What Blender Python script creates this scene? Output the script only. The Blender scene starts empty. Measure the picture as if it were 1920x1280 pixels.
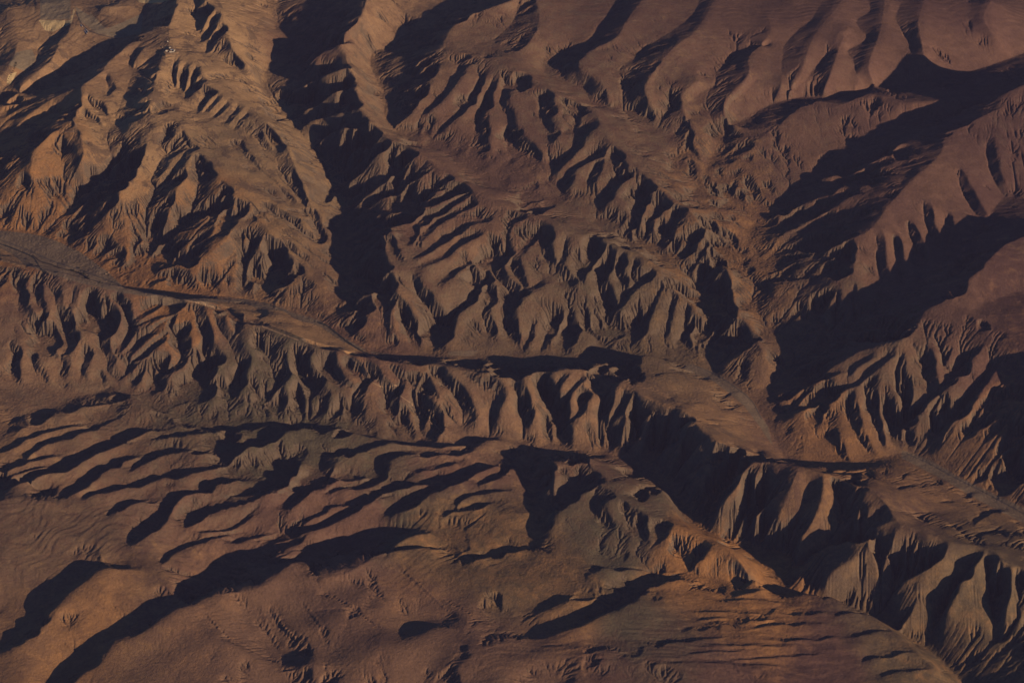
import bpy, bmesh, math, random
import numpy as np
from mathutils import Vector

C = bpy.context.scene
COL = C.collection

# ------------------------------------------------------------------ camera, sky, sun, exposure
CAM_H = 6500.0                       # metres above the river
DEP = math.radians(35.0)             # looking down from an aeroplane window
HFOV = math.radians(24.0)
cam_data = bpy.data.cameras.new('camera')
cam = bpy.data.objects.new('camera', cam_data)
COL.objects.link(cam)
cam.location = (0.0, 0.0, CAM_H)
cam.rotation_euler = (math.pi / 2 - DEP, 0.0, 0.0)
cam_data.sensor_fit = 'HORIZONTAL'
cam_data.angle = HFOV
cam_data.clip_start = 10.0
cam_data.clip_end = 80000.0
C.camera = cam

SUN_EL = math.radians(14.0)
SUN_DIR = np.array([0.80, -0.60])          # horizontal direction TOWARDS the sun
SUN_DIR = SUN_DIR / np.linalg.norm(SUN_DIR)
to_sun = Vector((SUN_DIR[0] * math.cos(SUN_EL), SUN_DIR[1] * math.cos(SUN_EL), math.sin(SUN_EL)))
sun_data = bpy.data.lights.new('sun', 'SUN')
sun_data.energy = 5.0
sun_data.angle = math.radians(0.5)
sun_data.color = (1.0, 0.75, 0.50)
sun = bpy.data.objects.new('sun', sun_data)
COL.objects.link(sun)
sun.location = to_sun * 9000.0
sun.rotation_euler = to_sun.to_track_quat('Z', 'Y').to_euler()

world = bpy.data.worlds.new('World')
C.world = world
world.use_nodes = True
wn = world.node_tree.nodes
sky = wn.new('ShaderNodeTexSky')
sky.sky_type = 'NISHITA'
sky.sun_disc = False
sky.sun_elevation = SUN_EL
sky.sun_rotation = math.atan2(to_sun.x, to_sun.y)
sky.altitude = 2500.0
sky.ozone_density = 5.0
sky.dust_density = 0.3
wn['Background'].inputs['Strength'].default_value = 0.055
world.node_tree.links.new(sky.outputs['Color'], wn['Background'].inputs['Color'])

C.view_settings.view_transform = 'Standard'
C.view_settings.look = 'None'
C.view_settings.exposure = -0.27
C.cycles.diffuse_bounces = 0
C.cycles.volume_bounces = 0
C.cycles.use_denoising = True
C.view_settings.gamma = 1.0

# ---- traced relief: crests and channels as image directions (px on a 1920x1280 frame) + metres above the river ----
L1 = """
-60,445,45 0,466,42 60,487 100,505,38 160,527 235,548,32 330,553 400,557,28 450,561 500,571 545,590,22 580,605 640,640 690,664,14 760,668 900,672,4 1000,675,0 1070,674 1150,676 1230,672 1290,684,-8 1340,704 1385,730 1415,758,-13 1440,800 1465,845 1480,870,-18 1560,872 1640,862 1700,849,-25 1740,869 1790,896 1840,921 1920,966,-35 1990,1005,-38
-60,415,60 0,430,52 50,440 90,447 150,475,44 200,510 232,535,38
-60,470,215 0,485,210 60,498 120,512 200,530 260,543 330,557,190 400,573,178 440,588 500,612,150 560,635,135 620,655,122 690,668,112 760,676 800,678,106 850,687,108 900,698,110 950,700 1010,697 1060,692,118 1110,688,126 1150,700,130 1172,725 1235,752,132 1282,772,134 1317,810,136 1360,837 1407,857,155 1477,867,175 1522,881,178 1560,888 1627,910,180 1652,932 1672,960,178 1690,980,172 1727,997 1790,1017,162 1850,1025 1885,1052 1920,1067,150 1990,1085,150
430,571,95 500,585,75 560,603,60 620,635,45
-60,728,22 0,728,15 120,727,10 200,724,0 240,733,-10 285,762,-20 352,790,-25 400,806,-30 480,798,-35 555,794,-38 640,800,-40 717,824,-45 780,834,-50 855,834,-52 930,822,-55 985,830,-58 1052,842,-60 1135,852,-65 1220,880,-70 1255,915,-75 1280,970,-80 1330,1000,-85 1400,1030,-90 1445,1075,-95 1480,1118,-100 1560,1128,-105 1640,1158,-110 1700,1195,-115 1750,1225,-120 1800,1275,-125 1860,1340,-130
240,731,36 285,760,26 352,788,21 400,804,16 480,796,11 555,792,8 640,798,6 717,822,1 780,832,-4 855,832,-6 930,820,-9
1185,668,95 1210,661,100 1240,672,80 1290,700,50 1340,730,40 1380,770,35 1400,800,30 1420,830,25
1200,720,118 1300,760,85 1360,790,60 1420,845,40
1540,885,120 1620,880,40 1700,880,0 1780,930,0 1860,980,10
1700,960,120 1760,960,50 1850,985,30 1920,1000,10
600,602,30 625,590,36 640,560,44 648,520,52 648,480,62 645,440,74 640,400,90 628,360,110 612,320,130 595,285,150 568,258,170 542,220,190 520,208,198 505,185,212 495,150,230 518,95,256 545,65,270 520,55,276 520,0,305 530,-60,335
606,575,52 612,520,85 610,470,118 607,430,140 597,395,160 588,350,178
712,425,215 722,460,208 725,490,202 733,520,190 748,550,160 775,575,118 800,592,85 822,605,60
690,-40,455 687,0,440 675,35,425 642,65,405 650,105,390 662,145,375 672,190,355 690,228,340 715,250,330 757,268,318 792,292,305 830,318,295 877,348,285 920,372,275 960,388,265 1017,412,250 1047,430,242 1080,436,238 1120,447,228 1172,466,212 1200,476,200 1225,500,180 1235,518,165 1280,550,125 1310,575,95 1320,620,50 1300,670,5
800,-40,370 785,5,345 760,35,325 738,55,305 745,75,292 725,90,282 700,100,272 695,125,262 706,150,255 718,170,250 722,195,245 722,215,242 735,238,240 755,255,238 800,270,235 840,282,230 855,298,226 890,323,220 937,352,214 1010,364,206 1060,388,196 1100,411,187 1160,438,170 1190,456,160 1225,464,150 1250,490,130 1293,515,105 1318,545,75 1330,565,60 1325,600,40 1310,640,15 1295,682,-5
735,60,302 790,50,318 850,15,340 910,-15,360
812,92,375 828,112,368 805,145,348 785,185,320 765,215,290 740,236,262
305,95,372 270,118,350 252,127,342 243,150,330 230,185,312 216,214,292 207,240,272 200,266,250 206,285,232 205,312,208 175,337,172 145,363,138 130,385,114 103,415,80 92,447,52
312,100,385 300,118,378 290,140,370 282,160,362 273,190,352 275,202,347 298,217,338 312,223,332
312,223,332 278,248,312 272,268,298 265,295,280 250,325,258 225,348,235 220,370,210 200,400,160 170,430,110 140,462,62
312,223,332 348,233,322 347,252,314 356,275,303 390,310,282 410,330,270 430,352,256 447,367,245 475,390,225 487,410,210 512,440,182 540,470,150 570,500,115 590,540,75 597,580,40
322,280,272 300,300,252 283,335,222 293,352,205 277,385,172 272,415,140 282,437,112 273,455,95 250,475,75 213,507,50
337,282,285 315,310,262 292,340,235
345,292,268 320,325,240 295,352,205
352,262,310 350,290,292 345,330,265 330,355,240 320,390,200 305,415,160 300,440,120
367,300,270 368,320,252 368,355,215 357,385,180 355,402,165 330,420,135 310,440,112 295,450,100 275,455,94
428,352,254 422,372,240 395,395,205 365,412,172 335,435,138
440,400,215 432,425,190 410,437,172 375,447,145 322,470,108 305,492,82 280,522,46
443,400,222 428,440,195 395,470,150 345,500,100 300,530,58
453,440,165 452,458,150 432,480,115 415,515,78 410,555,38
455,432,190 475,450,160 465,480,120 440,530,62
520,478,130 500,505,98 490,522,80 475,560,36
560,500,110 535,520,90 518,545,65 518,578,33
330,-30,440 328,10,425 318,45,408 318,75,398 318,92,392 332,100,388 360,110,380 382,130,370 380,152,358 405,170,348 450,190,335 475,210,322 520,245,295 545,290,262 565,340,222 580,400,170 590,450,130
322,150,335 340,185,312 368,212,300 385,213,296 420,238,280 450,256,268 500,292,245 545,345,195 580,400,145 606,455,90
372,-20,445 390,8,436 412,20,428 420,40,415 430,70,395 440,100,372 470,120,345
375,-30,410 375,0,400 364,25,385 362,45,375 370,75,358 380,100,345 420,112,330 460,140,300 490,165,255 503,185,216
300,52,396 285,58,390 250,68,380 232,90,372 215,103,367 190,133,358 165,152,350 152,163,344 153,182,336 147,200,330 127,215,320 140,235,312 100,245,300 72,270,280 60,285,262 58,310,234 50,335,198 40,370,144 25,405,92 15,428,56
150,245,307 154,270,288.5 155,290,271 145,310,235.5 135,330,190
118,260,275 100,280,249.5 110,295,230 122,310,204.5 117,325,186 135,352,147.5 143,362,128
142,172,323 115,205,270 100,209,257 70,224,234 35,242,206 0,262,173 -60,290,145
150,163,338 105,182,294.8 60,210,261.6 25,240,221.4 0,255,195.2 -60,275,170
228,83,328 200,98,304.556 175,108,287.111 150,121,268.667 130,135,254.222 100,148,238.778 55,172,214.333 32,186,202.889 0,203,184.444 -60,228,155
132,42,360 128,60,348 110,78,334 103,98,324 92,115,314 50,148,284 25,172,262 0,192,237 -60,220,212
125,55,329 100,70,314 82,83,302 70,93,294 71,113,282 50,133,264 12,160,236 0,172,224 -60,205,199
15,10,365 13,35,352 30,60,335 33,80,322 25,105,305 12,130,285 -10,150,268 -60,185,240
-60,40,330 -20,80,295 0,110,275 -60,150,250
75,5,352 130,5,352 130,36,349 75,36,349 75,5,352
78,58,326 105,61,322 128,55,326
150,0,352 160,30,345 200,60,332 222,72,322
270,-10,362 272,20,350 255,45,342 230,65,328
182,22,352 195,12,376 215,12,380 240,10,372
325,12,400 300,30,375 270,45,352 250,62,334 230,78,306
1000,-25,470 955,2,450 900,20,430 868,36,414 850,46,404 838,68,390 828,90,380
828,90,378 860,98,384 895,104,390 925,108,392 960,125,384 1000,148,372 1035,173,358 1070,185,350 1110,198,341 1120,212,335 1125,230,328 1138,250,320 1140,262,315 1155,280,306 1180,300,296 1205,318,288 1212,335,282 1240,360,270 1270,382,256 1305,405,238 1310,420,228 1335,445,208 1338,465,195 1362,500,168 1360,535,145 1375,570,120 1375,590,110 1410,622,92 1425,650,75 1440,680,50 1430,710,15
1170,-30,420 1157,0,410 1145,22,400 1120,57,385 1095,88,368 1060,94,358 1037,108,348 1020,125,338 1032,143,330 1075,160,318 1100,170,310 1110,193,300 1172,207,288 1187,220,283 1222,237,272 1257,257,258 1270,290,240 1265,310,230 1290,340,215 1312,357,205 1330,388,188 1368,420,170 1375,470,145 1378,500,128 1400,520,115 1415,535,105 1405,570,88 1425,592,75 1430,615,62 1450,640,48 1483,655,38 1490,675,25 1470,700,10 1430,730,-5 1418,752,-12
980,-20,420 960,43,392 930,72,375 922,90,366 927,101,368
890,30,408 877,62,390 873,70,385 885,90,376 893,100,376
1000,-30,455 1010,40,425 990,80,405 960,95,390
1312,-30,440 1308,10,428 1292,35,418 1235,75,398 1212,87,390 1192,108,378 1165,125,366 1161,150,352 1171,170,338 1173,205,290
1220.0,-20,459.0 1180.0,30,439.0 1155.0,70,419.0 1100.0,98,402.0 1085.0,125,389.0 1120.0,150,369.0 1135.0,175,344.0 1145.0,195,312.0
1440,85,392 1400,97,380 1375,98,375 1350,125,358 1337,143,348 1342,155,342 1302,187,318 1305,197,312 1330,207,300 1335,227,285 1338,247,270 1318,285,248 1312,335,212
1547,-10,452 1520,40,428 1500,53,420 1470,85,400 1468,100,392 1465,125,375 1465,160,352 1450,180,300
1487,-10,448 1486,38,432 1498,53,420
1350.0,-20,458.0 1310.0,50,436.0 1270.0,85,426.0 1245.0,108,413.0 1222.0,140,396.0 1208.0,165,380.0 1212.0,185,356.0 1225.0,205,323.0 1232.0,228,282.0
1240,125,398 1228,150,375 1226,162,364 1232,178,350 1238,190,336 1237,200,324 1217,230,280
1310,150,378 1275,180,355 1280,200,336 1290,230,310 1300,270,270 1300,300,240
1275,192,332 1245,212,300 1225,238,272
1300,222,296 1275,240,272 1258,260,256
1440,30,444.0 1445,60,430.0 1405,105,402.0 1405,135,386.0 1385,165,362.0 1362,187,346.0 1362,207,330.0 1372,225,310.0 1390,240,274.0
1420,150,350 1405,165,338 1370,195,312 1362,225,285
1622,-10,444 1632,20,432 1607,38,420 1612,55,412 1627,72,402 1592,93,388 1591,102,382 1600,115,372 1602,130,358 1610,148,340 1602,166,308
1690,5,444 1680,28,432 1680,40,426 1692,60,412 1712,88,392 1705,108,375 1706,124,345
1770,-10,444 1810,25,425 1827,57,395 1835,85,345
1585.0,-10,467.0 1560.0,25,455.0 1530.0,60,437.0 1515.0,95,417.0 1505.0,130,387.0 1480.0,165,350.0
1590.0,50,446.0 1575.0,85,421.0 1560.0,130,391.0 1545.0,165,341.0
1555,100,390 1525,130,362 1512,150,346 1475,178,305
1660.0,-5,461.0 1655.0,35,445.0 1648.0,65,428.0 1635.0,100,408.0 1630.0,125,388.0 1640.0,150,338.0
1735.0,-5,460.0 1722.0,40,448.0 1727.0,75,432.0 1735.0,105,397.0 1730.0,130,347.0
1860.0,-5,450.0 1845.0,30,434.0 1860.0,60,398.0 1880.0,80,358.0
1990,70,300 1920,100,292 1850,125,288 1780,145,286 1700,158,284 1640,165,284 1600,174,286 1560,184,286 1500,184,284 1450,195,276 1400,220,262 1350,262,236 1318,335,207
1990,110,620 1920,152,530 1880,172,480 1850,176,450 1815,203,395 1792,185,375 1750,188,362 1700,193,350 1660,181,350 1625,175,348 1580,195,328 1545,189,324 1515,193,320 1470,225,300 1430,255,275 1380,300,235 1350,340,205
1920,200,350 1885,203,340 1840,217,325 1777,221,305 1702,222,290 1665,242,275 1642,246,268 1635,265,258 1585,275,242 1547,290,228 1532,320,210 1505,343,192 1460,378,168 1420,412,148 1395,470,132 1385,500,124
1990,180,490 1900,195,450 1835,222,415 1802,240,395 1772,250,382 1765,285,364 1735,317,344 1720,328,337 1697,352,322 1665,385,303 1632,430,276 1590,450,252 1595,475,240 1600,505,220 1565,530,182 1545,550,156 1500,590,100 1470,640,55
1725,280,345 1645,312,312 1615,322,292
1695,268,335 1660,285,322 1612,318,290 1590,322,276 1532,334,238
1635,335,298 1590,367,272 1575,380,258
1582,345,266 1550,372,244 1490,384,208 1442,412,172
1558,388,240 1502,420,204 1465,442,172 1440,472,146
1607,390,262 1590,420,244 1555,433,218
1690,285,300 1620,308,255 1560,325,222 1510,350,190
1640,318,272 1590,340,238 1540,355,212 1480,380,178 1440,400,150
1600,372,240 1550,382,216 1500,402,182 1450,432,150
1600,405,232 1540,420,198 1480,445,160 1430,490,128
1407,857,157 1392,890,122 1372,920,82 1345,950,38
1493,884,176 1478,925,120 1455,975,45 1432,1015,-35
1425,872,152 1440,912,100 1420,957,52 1416,985,10 1400,1015,-60
1497,884,174 1520,917,120 1507,945,88 1490,982,42 1465,1012,-10
1547,890,176 1570,912,150 1587,940,122 1585,965,92 1570,990,50 1525,1018,0
1545,892,178 1540,935,140 1520,980,75 1480,1030,-15
1600,915,178 1597,960,130 1580,985,95
1690,985,170 1660,1012,130 1600,1045,70 1550,1078,10
1780,1018,160 1770,1060,110 1730,1110,30 1690,1170,-60
1850,1028,155 1840,1080,100 1820,1150,10
1910,1065,148 1900,1120,80 1900,1200,-20
440,1125,16 480,1172,4 520,1228,-8 545,1290,-20
540,1130,30 575,1190,22 600,1250,8
660,1150,14 635,1200,2 615,1245,-6 600,1290,-16
700,1130,30 720,1190,22 740,1260,8
185,1035,55 200,1055,52 262,1065,45
20,1010,72 30,1060,45 20,1110,20 0,1150,0
265,1062,46 320,1095,40 335,1130,36
1990,360,270 1920,372,260 1882,372,255 1850,412,240 1830,430,230 1807,445,222 1797,462,215 1767,478,205 1762,500,196 1737,508,190 1707,545,170 1685,557,160 1627,577,135 1590,607,110 1560,630,88 1540,648,75 1510,670,50 1478,705,22 1450,735,5 1430,755,-5
1990,420,370 1900,450,342 1870,470,330 1820,520,308 1800,540,298 1770,565,282 1735,580,265 1720,600,252 1700,625,235 1682,640,222 1640,652,188 1615,655,172 1590,670,145 1555,690,110 1500,730,55 1460,752,15
1770,565,282 1820,592,272 1865,625,265 1915,647,260 1990,670,260
1990,540,265 1900,550,258 1850,570,262 1830,580,264
2015.0,640,315.0 1985.0,700,285.0 1965.0,760,225.0 1950.0,820,155.0 1940.0,880,75.0 1950.0,930,5.0
1990,770,200 1920,690,190 1855,725,160 1842,750,140 1800,785,100 1775,815,60 1765,850,10 1780,880,-20
1060,862,28 1100,852,42 1112,880,48 1140,902,56 1170,932,58 1200,962,54 1235,973,52 1282,985,42 1322,1005,42 1362,1022,48 1378,1036,46 1400,1060,28 1425,1090,0 1442,1104,-60
1240,910,20 1262,945,10 1272,975,10
1100,1064,2 1160,1066,-8 1240,1069,-20 1300,1080,-32 1370,1091,-48 1440,1107,-92
1480,1112,-28 1550,1113,-15 1600,1140,-20 1640,1156,-22 1700,1202,-26 1760,1255,-30
-60,985,82 0,990,76 60,1000,70 130,1004,62 200,1012,52
0,800,28 100,800,24 180,770,18 235,735,15
100,850,26 250,830,18 350,800,5 420,815,0
480,870,15 560,840,0 700,850,-10 860,850,-20
300,905,28 480,930,22 620,900,10
700,910,8 850,905,0 960,890,-10
780,962,10 860,965,5 1000,960,5
780,992,-12 900,1000,-10 1020,1010,-8
330,1115,2 390,1085,-30 405,1058,-36 450,1042,-36 520,1018,-26 590,992,-4
300,1150,25 345,1125,46 440,1108,60 480,1099,63 508,1088,62 538,1062,58 556,1048,50
575,1055,-22 600,1025,-32 660,1010,-36 720,1000,-34 780,992,-18
570,1072,34 600,1080,50 650,1072,56 690,1054,54 722,1042,48 745,1018,34 780,1003,22 805,998,12
830,1035,-5 900,1035,-5 1000,1065,2
350,1130,48 500,1120,38 640,1090,28 800,1090,18 950,1100,8
300,1260,25 600,1250,10 900,1240,5 1200,1240,25 1500,1200,0
0,1280,30 300,1340,0 900,1340,-10 1500,1330,-20
1100,1110,8 1250,1110,-5 1400,1130,-12
"""
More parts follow.
